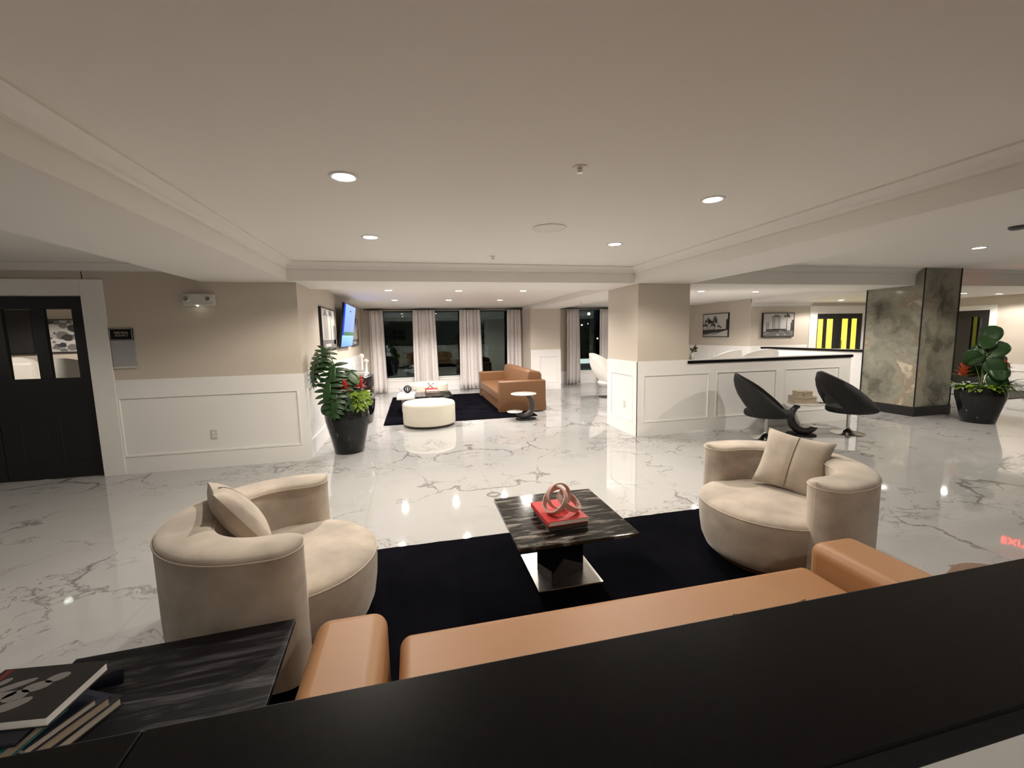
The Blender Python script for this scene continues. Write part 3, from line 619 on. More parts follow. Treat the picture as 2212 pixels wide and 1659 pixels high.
# television
r = thing('television', 'wall mounted television glowing blue, tilted down over the far seating area', 'television', (-1.345, 8.60, 1.425), PI / 2 - .03)
r.rotation_euler = (math.radians(-8.0) * -1, 0, PI / 2 - .01)
tv = r
MB().box(0, 1.45, 0, .045, 0, .86).build('screen_body', M['plastic_black'], r, bevel=(.006, 2))
MB().box(.012, 1.438, -.0015, 0, .014, .846).build('screen', M['screen'], r)
MB().box(.25, 1.2, .045, .06, .2, .62).build('wall_bracket', M['plastic_black'], r)
mb = MB(); mb.poly([(.78 + .07 * math.cos(k * PI / 8), -.002, .73 + .018 * math.sin(k * PI / 8)) for k in range(16)]); mb.build('screen_caption', M['navy'], r)

# ------------------------------------------------------------------ curtains
def curtain(lab, x0, x1, seed, y=12.66, ztop=2.362):
    rnd = random.Random(seed); n = 72; nz = 12; W = x1 - x0; folds = max(3, int(W / .11)); ph = rnd.random() * 6
    mb = MB(); ids = []
    for j in range(nz + 1):
        t_ = j / nz; row = []
        sh = .87 + .13 * (1 - t_) ** .7
        for i in range(n + 1):
            u = i / n; a = u * folds * 2 * PI + ph
            amp = (.022 + .03 * (1 - t_)) * (1 + .4 * math.sin(a * .37 + seed))
            x = (x0 + x1) / 2 + (u - .5) * W * sh + .008 * math.sin(a * .5 + t_ * 2)
            row.append(mb._p((x, y + amp * math.sin(a) + .012 * math.sin(a * 2.3 + t_), .015 + t_ * (ztop - .015))))
        ids.append(row)
    for a, b_ in zip(ids, ids[1:]):
        for k in range(n): mb.face([a[k], a[k + 1], b_[k + 1], b_[k]])
    o = mb.build('curtain', M['curtain'], smooth=60, solid=.004); return tag(o, lab, 'curtain', 'ivory window curtains')
curtain('ivory curtain panel nearest the television wall', -1.22, -.78, 1)
curtain('wide ivory curtain behind the far round ottoman', -.02, .69, 2)
curtain('wide ivory curtain left of the brown sofa', 1.31, 2.01, 3)
curtain('ivory curtain behind the back of the brown sofa', 2.76, 3.26, 4)
curtain('ivory curtain left of the narrow street window', 4.68, 5.14, 5)
curtain('ivory curtain behind the white egg chair', 5.78, 6.3, 6)
for lab, a, b_ in (('long black curtain rod over the three wide windows', -1.3, 3.24), ('black curtain rod over the narrow street window', 4.5, 6.6)):
    mb = MB(); mb.tube([(a, 12.66, 2.385), (b_, 12.66, 2.385)], .014, 10)
    for x in (a + .1, (a + b_) / 2, b_ - .1): mb.box(x - .01, x + .01, 12.66, 12.8, 2.37, 2.40)
    for x in (a, b_): mb.sphere((x, 12.66, 2.385), .024, 12, 8)
    tag(mb.build('curtain_rod', M['rod'], smooth=40), lab, 'curtain rod', 'black curtain rods')

# ------------------------------------------------------------------ rugs
def rug(lab, x0, x1, y0, y1, m=None):
    mb = MB(); rnd = random.Random(x0); n = 40; pts = []
    def edge(a, b_, k):
        for i in range(k): yield a + (b_ - a) * i / k
    for x in edge(x0, x1, n): pts.append((x, y0 + rnd.uniform(-.004, .004)))
    for y in edge(y0, y1, n): pts.append((x1 + rnd.uniform(-.004, .004), y))
    for x in edge(x1, x0, n): pts.append((x, y1 + rnd.uniform(-.004, .004)))
    for y in edge(y1, y0, n): pts.append((x0 + rnd.uniform(-.004, .004), y))
    mb.prism(pts, .001, .016); return tag(mb.build('area_rug', m or M['rug']), lab, 'rug')
rug('black rug under the nearer marble coffee table', -.78, 2.52, .75, 3.185)
rug('black rug under the two round ottomans and brown sofa', -.60, 2.32, 7.93, 11.6)
rug('dark brown mat along the far right wall', 12.2, 14.15, 6.40, 7.3, M['rug_brown'])

# ------------------------------------------------------------------ swivel barrel chairs
def barrel_chair(lab, loc, rz):
    r = thing('barrel_chair', lab, 'armchair', loc, rz, 'beige barrel chairs')
    MB().lathe([(.34, .0), (.36, .01), (.36, .05), (.0001, .05)], 40, cap=True).build('swivel_base', M['seam'], r)
    # wraparound back : C shaped path opening to +x
    RX, RY, T = .425, .455, .115
    path = []
    n = 64; amax = 1.72
    for i in range(n + 1):
        a = -amax + 2 * amax * i / n
        x = -math.cos(a) * RX; y = -math.sin(a) * RY
        if abs(a) > PI / 2:
            e = (abs(a) - PI / 2); x = e * RX * 1.0; y = -math.copysign(RY * (1 - .10 * e * e), a)
        path.append(Vector((x, y, 0)))
    tang = [(path[min(i + 1, n)] - path[max(i - 1, 0)]).normalized() for i in range(n + 1)]
    samples = [(path[i], tang[i], 1.0) for i in range(n + 1)]
    def cap(p, tg, sgn):
        out = []
        for k in range(1, 9):
            a = k / 8 * PI / 2; out.append((p + tg * sgn * T * .95 * math.sin(a), tg, max(.02, math.cos(a))))
        return out
    samples = cap(path[0], tang[0], -1)[::-1] + samples + cap(path[-1], tang[-1], 1)
    zb, zt, dm = .05, .665, .038
    rings = []
    for p, tg, f in samples:
        nrm = Vector((tg.y, -tg.x, 0)); t_ = T * f; ring = []
        prof = [(-.90, zb), (-.97, zb + .10), (-1, .3), (-1, zt)]
        prof += [(-math.cos(a) * 1.0, zt + dm * math.sin(a) ** .8) for a in [PI * k / 10 for k in range(1, 10)]]
        prof += [(1, zt), (1, .3), (.97, zb + .10), (.90, zb)]
        rings.append([tuple(p + nrm * (u * t_) + Vector((0, 0, z))) for u, z in prof])
    mb = MB(); mb.rings(rings, True, True, closed=True); mb.build('wraparound_back', M['velvet'], r, smooth=50)
    for s_ in (-1, 1):
        pass
    loop = [p + Vector((tg.y, -tg.x, 0)) * (T * f + .001) + Vector((0, 0, zt + .002)) for p, tg, f in samples]
    loop2 = [p - Vector((tg.y, -tg.x, 0)) * (T * f + .001) + Vector((0, 0, zt + .002)) for p, tg, f in samples][::-1]
    full = loop + loop2 + [loop[0]]
    mb = MB(); mb.tube(full, .0038, 6); mb.build('piping', M['velvet_pipe'], r, smooth=60)
    # seat
    seg = 72; out = []
    for k in range(seg):
        a = 2 * PI * k / seg; c_, s_ = math.cos(a), math.sin(a)
        if c_ > 0: x, y = .47 * abs(c_) ** .92, .455 * s_
        else: x, y = -.36 * abs(c_), .40 * s_ * (1 - .0 * abs(c_)) + .055 * s_ * (1 - abs(c_)) ** 2
        out.append((x, y))
    ringz = [(.80, .045), (.90, .07), (.955, .13), (.985, .22), (1.0, .33), (1.0, .385), (.99, .40), (.94, .418), (.80, .433), (.5, .445), (.02, .45)]
    mb = MB(); mb.rings([[(x * s_, y * s_, z) for x, y in out] for s_, z in ringz]); mb.build('seat', M['velvet'], r, smooth=50)
    mb = MB(); mb.tube([(x * 1.0, y * 1.0, .392) for x, y in out if x > -.05 or True] + [(out[0][0], out[0][1], .392)], .0035, 6); mb.build('piping', M['velvet_pipe'], r, smooth=60)
    for s_ in (-1, 1): mb = MB(); mb.tube([(.158, s_ * .438, .07), (.158, s_ * .438, .395)], .005, 6); mb.build('seam', M['seam'], r)
    return r
barrel_chair('beige velvet barrel chair beside the dark side table with stacked books', (-.73, 2.43, .016), math.radians(4))
barrel_chair('beige velvet barrel chair facing left, nearest the two charcoal chairs', (2.395, 2.37, .016), math.radians(181))

def pillow(lab, loc, rot, w_=.42, h_=.42, th=.085, m='velvet', name='throw_pillow'):
    r = thing(name, lab, 'pillow', loc); r.rotation_euler = rot
    n = 20; mb = MB()
    for sgn in (1, -1):
        ids = []
        for j in range(n + 1):
            row = []
            for i in range(n + 1):
                x, y = -1 + 2 * i / n, -1 + 2 * j / n
                z = th * ((1 - x * x) * (1 - y * y)) ** .42
                px_ = w_ / 2 * x * (1 - .09 * (1 - y * y)); py_ = h_ / 2 * y * (1 - .09 * (1 - x * x))
                if abs(x) < .06: z *= .93
                row.append(mb._p((px_, sgn * z, py_)))
            ids.append(row)
        for a, b_ in zip(ids, ids[1:]):
            for k in range(n): mb.face([a[k], a[k + 1], b_[k + 1], b_[k]])
    mb.build('pillow_cover', M[m], r, smooth=70)
    for sgn in ((-1,) if m == 'velvet' else ()):
        p = MB(); p.tube([(0.0, sgn * (th * ((1 - y * y)) ** .42 * .95 + .001), h_ / 2 * y * .91) for y in [-.97 + 1.94 * k / 24 for k in range(25)]], .004, 6); p.build('seam_piping', M['velvet_pipe'] if False else M['velvet_seam'], r, smooth=60)
    return r
pillow('beige velvet pillow with a centre seam in the barrel chair by the side table', (-.97, 2.50, .655), (math.radians(-33), math.radians(6), math.radians(116)))
pillow('beige velvet pillow with a centre seam in the barrel chair facing left', (2.60, 2.42, .650), (math.radians(-24), math.radians(8), math.radians(-60)))

# ------------------------------------------------------------------ sofas
s = thing('sofa', 'long tan leather sofa tucked against the nearest half wall', 'sofa', (0, 0, .016))
MB().box(-.38, 2.10, .64, 1.57, .03, .22).build('sofa_base', M['leather'], s, bevel=(.02, 3))
MB().box(-.40, -.145, .60, 1.62, .02, .545).build('armrest', M['leather'], s, bevel=(.055, 6), smooth=40)
MB().box(1.855, 2.12, .60, 1.62, .02, .545).build('armrest', M['leather'], s, bevel=(.055, 6), smooth=40)
MB().box(-.105, 1.845, .80, 1.62, .22, .425).build('seat_cushion', M['leather'], s, bevel=(.045, 6), smooth=40)
MB().box(-.38, 2.10, .55, .66, .02, .66).build('back_frame', M['leather'], s, bevel=(.03, 4), smooth=40)
MB().box(-.105, 1.845, .64, .86, .42, .72).build('back_cushion', M['leather'], s, bevel=(.05, 6), smooth=40)
pillow('small taupe pillow leaning on the back of the tan sofa, barely above the counter', (.975, .93, .648), (math.radians(-12), math.radians(6), math.radians(8)), .30, .30, .07, 'brown_fabric')
r = thing('round_pouf', 'brown upholstered pouf just past the sofa arm, barely above the counter', 'pouf', (2.50, 1.20, .017))
MB().lathe([(.18, .0), (.205, .02), (.215, .2), (.21, .40), (.19, .45), (.12, .475), (.0001, .48)], 36, cap=True).build('pouf_body', M['brown_fabric'], r, smooth=40)
MB().lathe([(.214, .365), (.218, .37), (.214, .375)], 36, cap=False).build('piping', M['seam'], r)

s = thing('sofa', 'brown leather sofa by the curtains with its end towards the round side table', 'sofa', (1.65, 8.36, .016))
L_ = 2.75
MB().box(.03, 1.0, .02, L_ - .02, .02, .20).build('sofa_base', M['leather_far'], s, bevel=(.01, 2))
MB().box(0, .99, 0, .20, .0, .645).build('armrest', M['leather_far'], s, bevel=(.025, 4), smooth=40)
MB().box(0, .99, L_ - .20, L_, .0, .645).build('armrest', M['leather_far'], s, bevel=(.025, 4), smooth=40)
MB().box(.0, .80, .205, L_ - .205, .20, .42).build('seat_cushion', M['leather_far'], s, bevel=(.045, 5), smooth=40)
MB().box(.86, .99, .20, L_ - .20, .02, .645).build('back_frame', M['leather_far'], s, bevel=(.02, 3), smooth=40)
mb = MB(); mb.prism([(.60, .40), (.66, .80), (.70, .835), (.93, .80), (.965, .74), (.96, .40)], .205, L_ - .205, 'y'); mb.build('back_cushion', M['leather_far'], s, bevel=(.035, 5), smooth=40)

# ------------------------------------------------------------------ coffee table
t = thing('coffee_table', 'square black veined marble coffee table on a steel base plate', 'coffee table', (.885, 2.545, .016))
MB().box(-.37, .37, -.38, .38, .382, .404).build('tabletop', M['tabletop'], t, bevel=(.003, 2))
MB().box(-.205, .225, -.20, .26, 0, .014).build('base_plate', M['steel'], t, bevel=(.002, 2))
mb = MB(); mb.prism([(-.105, -.155), (.155, -.035), (.09, .15), (-.145, .04)], .014, .382); mb.build('pedestal', M['glossblack'], t, bevel=(.002, 1))
def book(lab, w_, d_, th, loc, rz, cover, page, cov=.003, name='book'):
    r = thing(name, lab, 'book', loc, rz)
    MB().box(.006, w_ - .004, .004, d_ - .004, cov, th - cov).build('pages', page, r)
    mb = MB(); mb.box(0, w_, 0, d_, 0, cov).box(0, w_, 0, d_, th - cov, th).box(0, .005, 0, d_, cov, th - cov); mb.build('cover', cover, r, bevel=(.001, 1))
    return r
book('thick brown book under the red book on the marble table', .262, .30, .033, (.742, 2.325, .42), math.radians(2), M['brown_book'], M['brown_book'], name='book')
book('bright red book holding the interlocked wooden rings', .262, .325, .030, (.733, 2.308, .453), math.radians(3), M['red_book'], M['page'])
# the red book spine faces left, white pages face the camera
r = thing('ring_sculpture', 'three interlocked pale pink wooden rings on the red book', 'sculpture', (.865, 2.45, .484))
def band(c, rad, nrm, wid=.024, th=.009):
    nrm = Vector(nrm).normalized(); a = nrm.orthogonal().normalized(); b_ = nrm.cross(a); mb = MB(); rings = []
    for k in range(48):
        an = 2 * PI * k / 48; u = a * math.cos(an) + b_ * math.sin(an); p = Vector(c)
        rings.append([tuple(p + u * (rad + dx) + nrm * dz) for dx, dz in ((-th / 2, -wid / 2), (th / 2, -wid / 2), (th / 2, wid / 2), (-th / 2, wid / 2))])
    rings.append(rings[0]); mb.rings(rings, False, False); mb.build('wooden_ring', M['ring'], r, smooth=35)
band((-.045, -.015, .080), .084, (-.72, -.30, .62), .036)
band((-.005, .03, .088), .078, (.22, -.93, .18), .034)
band((.045, -.015, .066), .078, (.50, -.28, .80), .036)

# side table with books
t = thing('side_table', 'dark grained stone side table between the near barrel chair and the sofa', 'side table', (-.885, 1.42, .017), math.radians(3))
MB().box(-.37, .37, -.38, .38, .40, .422).build('tabletop', M['sidetop'], t, bevel=(.003, 2))
MB().box(-.21, .21, -.21, .21, 0, .014).build('base_plate', M['steel'], t, bevel=(.002, 2))
MB().box(-.12, .12, -.12, .12, .014, .40).build('pedestal', M['glossblack'], t, bevel=(.002, 1))
def flatbook(lab, x1, y0, w_, d_, z, th, rz, cover, page, cov=.004):
    # right front corner pivot
    r = thing('book', lab, 'book', (x1, y0, z), rz, 'books stacked on the dark side table')
    MB().box(-w_, -.006, .005, d_ - .006, cov, th - cov).build('pages', page, r)
    mb = MB(); mb.box(-w_ - .005, 0, 0, d_, 0, cov).box(-w_ - .005, 0, 0, d_, th - cov, th).box(-w_ - .01, -w_ - .005, 0, d_, 0, th); mb.build('cover', cover, r, bevel=(.001, 1)); return r
flatbook('black covered book at the bottom of the stack on the side table', -1.035, 1.345, .26, .17, .439, .032, math.radians(-24), M['plastic_black'], M['page_cream'])
flatbook('tan paged book second from the bottom of the side table stack', -1.055, 1.305, .27, .18, .471, .034, math.radians(-27), M['navy'], M['page_tan'])
flatbook('navy book in the middle of the side table stack', -1.06, 1.28, .25, .17, .505, .026, math.radians(-26), M['navy'], M['page_cream'])
flatbook('teal covered book below the top book of the side table stack', -1.075, 1.235, .24, .17, .531, .036, math.radians(-12), M['teal'], M['page_tan'])
flatbook('slim navy book directly under the glossy top book', -1.05, 1.25, .24, .20, .567, .012, math.radians(-6), M['navy'], M['page_cream'])
tb = flatbook('glossy black picture book with thick white edges on top of the stack', -1.005, 1.285, .285, .205, .579, .028, math.radians(-7), M['glossblack'], M['page'], .0015)
cov = MB(); rnd = random.Random(4)
cov.mi = 0
for (cx_, cy_, rx_, ry_, a0) in ((-.10, .15, .028, .018, .4), (-.13, .12, .034, .02, .2), (-.20, .13, .05, .014, .5), (-.16, .09, .03, .022, .1), (-.14, .055, .045, .02, .5), (-.21, .09, .045, .018, .3), (-.245, .15, .018, .012, .9)):
    cov.poly([(cx_ + rx_ * math.cos(k * PI / 6) * math.cos(a0) - ry_ * math.sin(k * PI / 6) * math.sin(a0), cy_ + rx_ * math.cos(k * PI / 6) * math.sin(a0) + ry_ * math.sin(k * PI / 6) * math.cos(a0), .0283) for k in range(12)])
cov.mi = 1; cov.poly([(-.282, .03, .0283), (-.262, .03, .0283), (-.262, .20, .0283), (-.282, .20, .0283)])
cov.build('cover_art', [M['p2'], mat('dark_red_print', (.12, .012, .01), .3)], tb)
r = thing('bookmark_card', 'dark curved card standing up behind the book stack', 'card', (-1.06, 1.60, .440))
mb = MB(); mb.prism([(-.07, 0), (.035, 0), (.04, .052), (.02, .052), (-.03, .038), (-.07, .018)], 0, .006, 'y'); mb.build('card_face', M['navy'], r, bevel=(.001, 1))

# ------------------------------------------------------------------ round double tables, ottomans
def double_table(lab, loc, rz):
    # local +x: side towards the small lower disc, crescent bulges to -x
    t = thing('round_side_table', lab, 'side table', loc, rz, 'round side tables with crescent legs')
    MB().lathe([(.195, 0), (.20, .004), (.195, .012), (.0001, .014)], 40).build('base_disc', M['matte_disc'], t, smooth=40)
    path = []; rad = []
    for k in range(21):
        a = math.radians(115 + (330 - 115) * k / 20)
        path.append((.035 + .175 * math.cos(a), 0, (.262 + .205 * math.sin(a)))); rad.append(.034 + .024 * math.sin(PI * k / 20))
    mb = MB(); mb.tube(path, rad, 14, flat=1.0); mb.build('crescent_support', M['dark_wood'], t, smooth=60)
    MB().lathe([(.235, 0), (.245, .006), (.245, .014), (.238, .018), (.0001, .018)], 48, cx=.04, cap=True).build('upper_top', M['whitetop'], t, smooth=40, loc=(0, 0, .478))
    MB().lathe([(.142, 0), (.15, .005), (.15, .012), (.145, .015), (.0001, .015)], 40, cx=.22, cap=True).build('lower_top', M['whitetop'], t, smooth=40, loc=(0, 0, .150))
    return t
dt = double_table('round two-tier side table between the two charcoal swivel chairs', (5.69, 5.18, 0), math.radians(-45))
t2 = copy_tree(dt); t2.location = (2.03, 7.72, 0); t2.rotation_euler[2] = math.radians(180 + 5); t2['label'] = 'round two-tier side table at the end of the brown sofa'
for (w_, d_, h_, z, lab) in ((.30, .20, .105, .496, 'larger tan keepsake box, lower of two on the round table'), (.21, .15, .075, .601, 'small tan keepsake box stacked on the larger one')):
    r = thing('keepsake_box', lab, 'box', (5.66, 5.165, z), math.radians(-20))
    MB().box(-w_ / 2, w_ / 2, -d_ / 2, d_ / 2, 0, h_ * .68).build('box_body', M['box'], r, bevel=(.003, 2)); MB().box(-w_ / 2 - .002, w_ / 2 + .002, -d_ / 2 - .002, d_ / 2 + .002, h_ * .70, h_).build('box_lid', M['box'], r, bevel=(.003, 2))
    MB().box(-.02, .02, -d_ / 2 - .008, -d_ / 2, h_ * .55, h_ * .75).build('clasp', M['gold'], r, bevel=(.002, 1))
def ottoman(lab, loc, R_=.47, h_=.415):
    r = thing('round_ottoman', lab, 'ottoman', loc, 0, 'cream round ottomans')
    MB().lathe([(R_ * .93, 0), (R_ * .93, .035), (.0001, .035)], 48).build('plinth', M['seam'], r)
    MB().lathe([(R_ * .985, .03), (R_, .05), (R_, h_ - .05), (R_ * .985, h_ - .025), (R_ * .95, h_ - .008), (R_ * .85, h_), (.0001, h_ + .003)], 64).build('ottoman_body', M['cream_leather'], r, smooth=40)
    mb = MB(); mb.lathe([(R_ * 1.0, h_ - .055), (R_ * 1.006, h_ - .051), (R_ * 1.0, h_ - .047)], 64, cap=False); mb.build('piping', M['cream_leather'], r, smooth=40)
    return r
ottoman('cream round leather ottoman on the marble before the far black rug', (.225, 7.80, .017))
ottoman('cream round ottoman in front of the curtains behind the low table', (.32, 11.05, .016), .5)
# far low tables and decor
t = thing('low_table', 'low black square table between the two round ottomans', 'coffee table', (.36, 9.1, .016))
MB().box(-.38, .38, -.38, .38, .34, .375).build('tabletop', M['tabletop'], t, bevel=(.003, 1)); MB().box(-.2, .2, -.2, .2, 0, .02).build('base_plate', M['steel'], t); MB().box(-.12, .12, -.12, .12, .02, .34).build('pedestal', M['glossblack'], t)
t = thing('low_table', 'low white square table tucked against the black one', 'coffee table', (-.15, 9.35, .016))
MB().box(-.24, .12, -.42, .36, .30, .345).build('tabletop', M['white_leather'], t, bevel=(.003, 1)); MB().box(-.15, .05, -.15, .15, 0, .30).build('pedestal', M['white_leather'], t, bevel=(.003, 1))
book('brown book, lowest of three on the low black table', .30, .36, .035, (.20, 8.98, .391), .02, M['brown_book'], M['brown_book'])
book('pale covered book between two others on the low black table', .28, .33, .03, (.21, 8.99, .426), .02, M['brown_book'], M['page_tan'])
book('red book on top of the low black table pile', .26, .30, .04, (.21, 9.0, .456), .05, M['red_book'], M['page'])
book('flat white book under the dark ball on the low white table', .36, .34, .03, (-.36, 9.25, .3655), 0, M['white_leather'], M['page'])
r = thing('decor_ball', 'dark openwork ball on the white book beyond the ottoman', 'ornament', (-.17, 9.40, .3995))
for i in range(5):
    mb = MB(); a = i * PI / 5; mb.tube([(.075 * math.cos(k * PI / 12) * math.cos(a), .075 * math.cos(k * PI / 12) * math.sin(a), .08 + .075 * math.sin(k * PI / 12)) for k in range(25)], .012, 6, cap=False); mb.build('hoop', M['navy'], r, smooth=60)
def jacks(lab, loc, s_):
    r = thing('jack_ornament', lab, 'ornament', loc); mb = MB(); hh = .05 * s_
    for dx, dy, dz in ((1, 0, .8), (-.7, .8, .8), (-.6, -.9, .8)):
        v_ = Vector((dx, dy, dz)).normalized() * hh; cc = Vector((0, 0, hh * .62)); mb.tube([cc - v_, cc + v_], .006 * s_, 6); mb.sphere(cc + v_, .012 * s_, 8, 6); mb.sphere(cc - v_, .012 * s_, 8, 6)
    mb.build('jack_body', M['chrome'], r, smooth=60)
jacks('silver jack ornament left of the dark ball', (-.31, 9.40, .412), 1.2); jacks('silver jack ornament right of the dark ball', (-.03, 9.34, .412), 1.0); jacks('white jack ornament on the red book of the low table', (.31, 9.12, .515), 1.5)

# ------------------------------------------------------------------ charcoal swivel chairs
def swivel_chair(lab, loc, rz, lean=.0):
    # faces +x, back at -x
    r = thing('swivel_chair', lab, 'chair', loc, rz, 'charcoal swivel chairs with chrome bases')
    MB().lathe([(.215, 0), (.22, .004), (.19, .012), (.10, .028), (.05, .05), (.032, .075), (.026, .09)], 48).build('base_disc', M['chrome'], r, smooth=50)
    MB().lathe([(.024, .085), (.024, .30), (.035, .32), (.05, .345)], 20).build('gas_column', M['chrome'], r, smooth=50)
    mb = MB(); mb.tube([(.0, -.03, .30), (-.05, -.14, .285)], .005, 8); mb.build('height_lever', M['chrome'], r)
    # seat
    out = []
    for k in range(48):
        a = 2 * PI * k / 48; x, y = .30 * math.cos(a), .29 * math.sin(a)
        if x > 0: x *= 1.12; y *= 1.0
        out.append((x, y))
    mb = MB(); mb.rings([[(x * s_, y * s_, z) for x, y in out] for s_, z in ((.75, .325), (.93, .332), (1, .355), (1, .395), (.97, .415), (.8, .425), (.02, .43))]); mb.build('seat', M['charcoal'], r, smooth=50)
    # wrap shell
    n = 48; rings = []; am = 2.22
    for i in range(n + 1):
        a = -am + 2 * am * i / n; ab = abs(a)
        u = min(1, ab / am)
        top = .95 - (.95 - .43) * (u ** 1.5)
        gap = max(0, 1 - ab / 1.0); bot = .345 + .26 * (gap ** .6 if gap > 0 else 0)
        if top < bot + .06: top = bot + .06
        rb = .31 + .02 * math.cos(a); rt = rb + .075 * max(0, math.cos(a)) + .02
        sx = 1.12 if math.cos(a) < 0 else 1.0
        th = .03 * (1 if ab < 2.2 else .7)
        def pt(rad, z): return (-rad * math.cos(a) * sx, -rad * math.sin(a), z)
        ring = []
        for t_ in (0, .25, .5, .75, 1): ring.append(pt(rb + (rt - rb) * t_ + th * (.5 if t_ in (0, 1) else 1) + .03 * math.sin(PI * t_), bot + (top - bot) * t_))
        for t_ in (1, .75, .5, .25, 0): ring.append(pt(rb + (rt - rb) * t_ - th * (.5 if t_ in (0, 1) else 1) + .03 * math.sin(PI * t_), bot + (top - bot) * t_ + (.008 if t_ == 1 else 0)))
        rings.append(ring)
    mb = MB(); mb.rings(rings); mb.build('wrap_back', M['charcoal'], r, smooth=60)
    return r
sc1 = swivel_chair('charcoal swivel chair on a chrome disc, left of the round two-tier table', (5.05, 5.18, 0), math.radians(-42))
sc2 = copy_tree(sc1); sc2.location = (6.42, 5.05, 0); sc2.rotation_euler[2] = math.radians(-22); sc2['label'] = 'charcoal swivel chair with its curved back turned, next to the stone column'

# white egg chairs
def egg_chair(lab, loc, rz, m='white_leather', z_=1.0):
    r = thing('egg_chair', lab, 'chair', loc, rz, 'white egg chairs')
    MB().lathe([(.24, 0), (.245, .008), (.10, .022), (.03, .04)], 40).build('base_disc', M['dark_wood'], r, smooth=50)
    MB().lathe([(.022, .03), (.022, .26)], 16).build('pedestal', M['chrome'], r, smooth=50)
    # shell: surface over (a, v), opening to +x
    rings = []; n = 36; nv = 14
    for sgn in (1, -1):
        for i in range(n + 1):
            pass
    mb = MB(); grid = []
    for side in (0, 1):
        g_ = []
        for i in range(n + 1):
            a = -1.9 + 3.8 * i / n; row = []
            edge = math.cos(a / 1.9 * PI / 2)
            topz = .55 + .55 * max(0, edge) ** .7
            for j in range(nv + 1):
                v_ = j / nv; z = .25 + (topz - .25) * v_
                rad = .40 * math.sin(min(1, .12 + v_ * 1.1) * PI / 2) * (1 - .12 * max(0, v_ - .6)) - side * .055
                x = -rad * math.cos(a) - .12 * v_ * max(0, math.cos(a)); y = -rad * math.sin(a)
                row.append(mb._p((x, y, z + (side * .035 if v_ < .15 else 0))))
            g_.append(row)
        grid.append(g_)
        for p, q in zip(g_, g_[1:]):
            for k in range(nv): mb.face([p[k], p[k + 1], q[k + 1], q[k]])
    A, B = grid
    for i in range(n): mb.face([A[i][nv], A[i + 1][nv], B[i + 1][nv], B[i][nv]]); mb.face([A[i][0], A[i + 1][0], B[i + 1][0], B[i][0]])
    for i in (0, n):
        for k in range(nv): mb.face([A[i][k], A[i][k + 1], B[i][k + 1], B[i][k]])
    mb.build('shell', M[m], r, smooth=60)
    MB().lathe([(.05, .25), (.27, .30), (.31, .37), (.29, .42), (.15, .44), (.0001, .445)], 36, cx=.04, cap=True).build('seat_cushion', M['white_leather'], r, smooth=50)
    mb = MB(); mb.box(-.43, -.33, -.20, .20, .80, 1.04); mb.build('head_cushion', M['white_leather'], r, bevel=(.035, 5), smooth=40)
    return r
ec = egg_chair('white egg chair turned sideways before the narrow street window', (4.72, 9.75, 0), math.radians(-48))
for lab, loc, rz in (('white egg chair with its back to the half wall, beside the column', (5.75, 7.3, 0), math.radians(100)), ('white egg chair in the middle of the lounge behind the half wall', (6.75, 7.4, 0), math.radians(80)), ('white egg chair seen through the left pane of the black door', (-5.97, 7.9, 0), math.radians(-70)), ('white egg chair seen through the right pane of the black door', (-4.92, 7.7, 0), math.radians(100))):
    e = copy_tree(ec); e.location = loc; e.rotation_euler[2] = rz; e['label'] = lab; e.scale = (1.15, 1.15, 1.12) if loc[0] > 0 else (.95, .95, 1.28)

# ------------------------------------------------------------------ console behind the left pot
r = thing('drum_console', 'black rounded console against the television wall', 'console', (-1.09, 8.5, 0))
MB().lathe([(.24, 0), (.27, .03), (.31, .3), (.325, .6), (.31, .86), (.30, .88), (.0001, .88)], 40, sx=1.0, sy=1.7).build('console_body', M['glossblack'], r, smooth=50)
MB().lathe([(.300, .88), (.312, .885), (.30, .895), (.0001, .896)], 40, sx=1.0, sy=1.7).build('console_top', M['plastic_black'], r, smooth=50)
for i, (z, cv, lab) in enumerate(((.896, 'brown_book', 'dark book at the bottom of the pile on the rounded console'), (.93, 'p1', 'grey book in the middle of the pile on the rounded console'), (.962, 'p2', 'book on top of the pile on the rounded console'))):
    book(lab, .24, .30, .032, (-1.14 + .01 * i, 8.15, z), .1 * (i - 1), M[cv], M['page'])
for i, (x, y, h_, lab) in enumerate(((-1.0, 8.72, .38, 'taller white candle holder on the rounded console'), (-.93, 8.80, .27, 'shorter white candle holder on the rounded console'))):
    r = thing('candle_holder', lab, 'candle holder', (x, y, .896))
    MB().lathe([(.045, 0), (.045, .012), (.022, .03), (.018, h_ * .5), (.022, h_ * .8), (.05, h_ - .025), (.05, h_ - .005), (.0001, h_ - .004)], 24).build('holder_body', M['white_leather'], r, smooth=50)
    MB().lathe([(.03, h_ - .005), (.03, h_ + .02), (.0001, h_ + .022)], 20).build('candle', M['cream_leather'], r, smooth=50)
# flower vase on lounge ledge
r = thing('flower_vase', 'vase of dark and orange flowers on the half wall ledge by the column', 'vase', (4.30, 5.93, 1.145))
MB().lathe([(.03, 0), (.04, .03), (.035, .08), (.02, .10), (.024, .115)], 20).build('vase_body', M['white_leather'], r, smooth=50)
rnd = random.Random(8); mb = MB(); fl = MB()
for i in range(16):
    a = rnd.uniform(-1.4, 1.6); e = rnd.uniform(.3, 1.2); l_ = rnd.uniform(.06, .16); b0 = Vector((0, 0, .11)); d_ = Vector((math.cos(a) * math.cos(e), math.sin(a) * math.cos(e) * .5, math.sin(e)))
    mb.tube([b0, b0 + d_ * l_], .002, 5); mb.leaf(b0 + d_ * l_ * .6, d_ + Vector((rnd.uniform(-.4, .4), 0, 0)), (0, -1, .3), .06, .022, .3, seg=6)
    fl.mi = 0 if i % 4 else 1; fl.sphere(b0 + d_ * l_, .010, 8, 6)
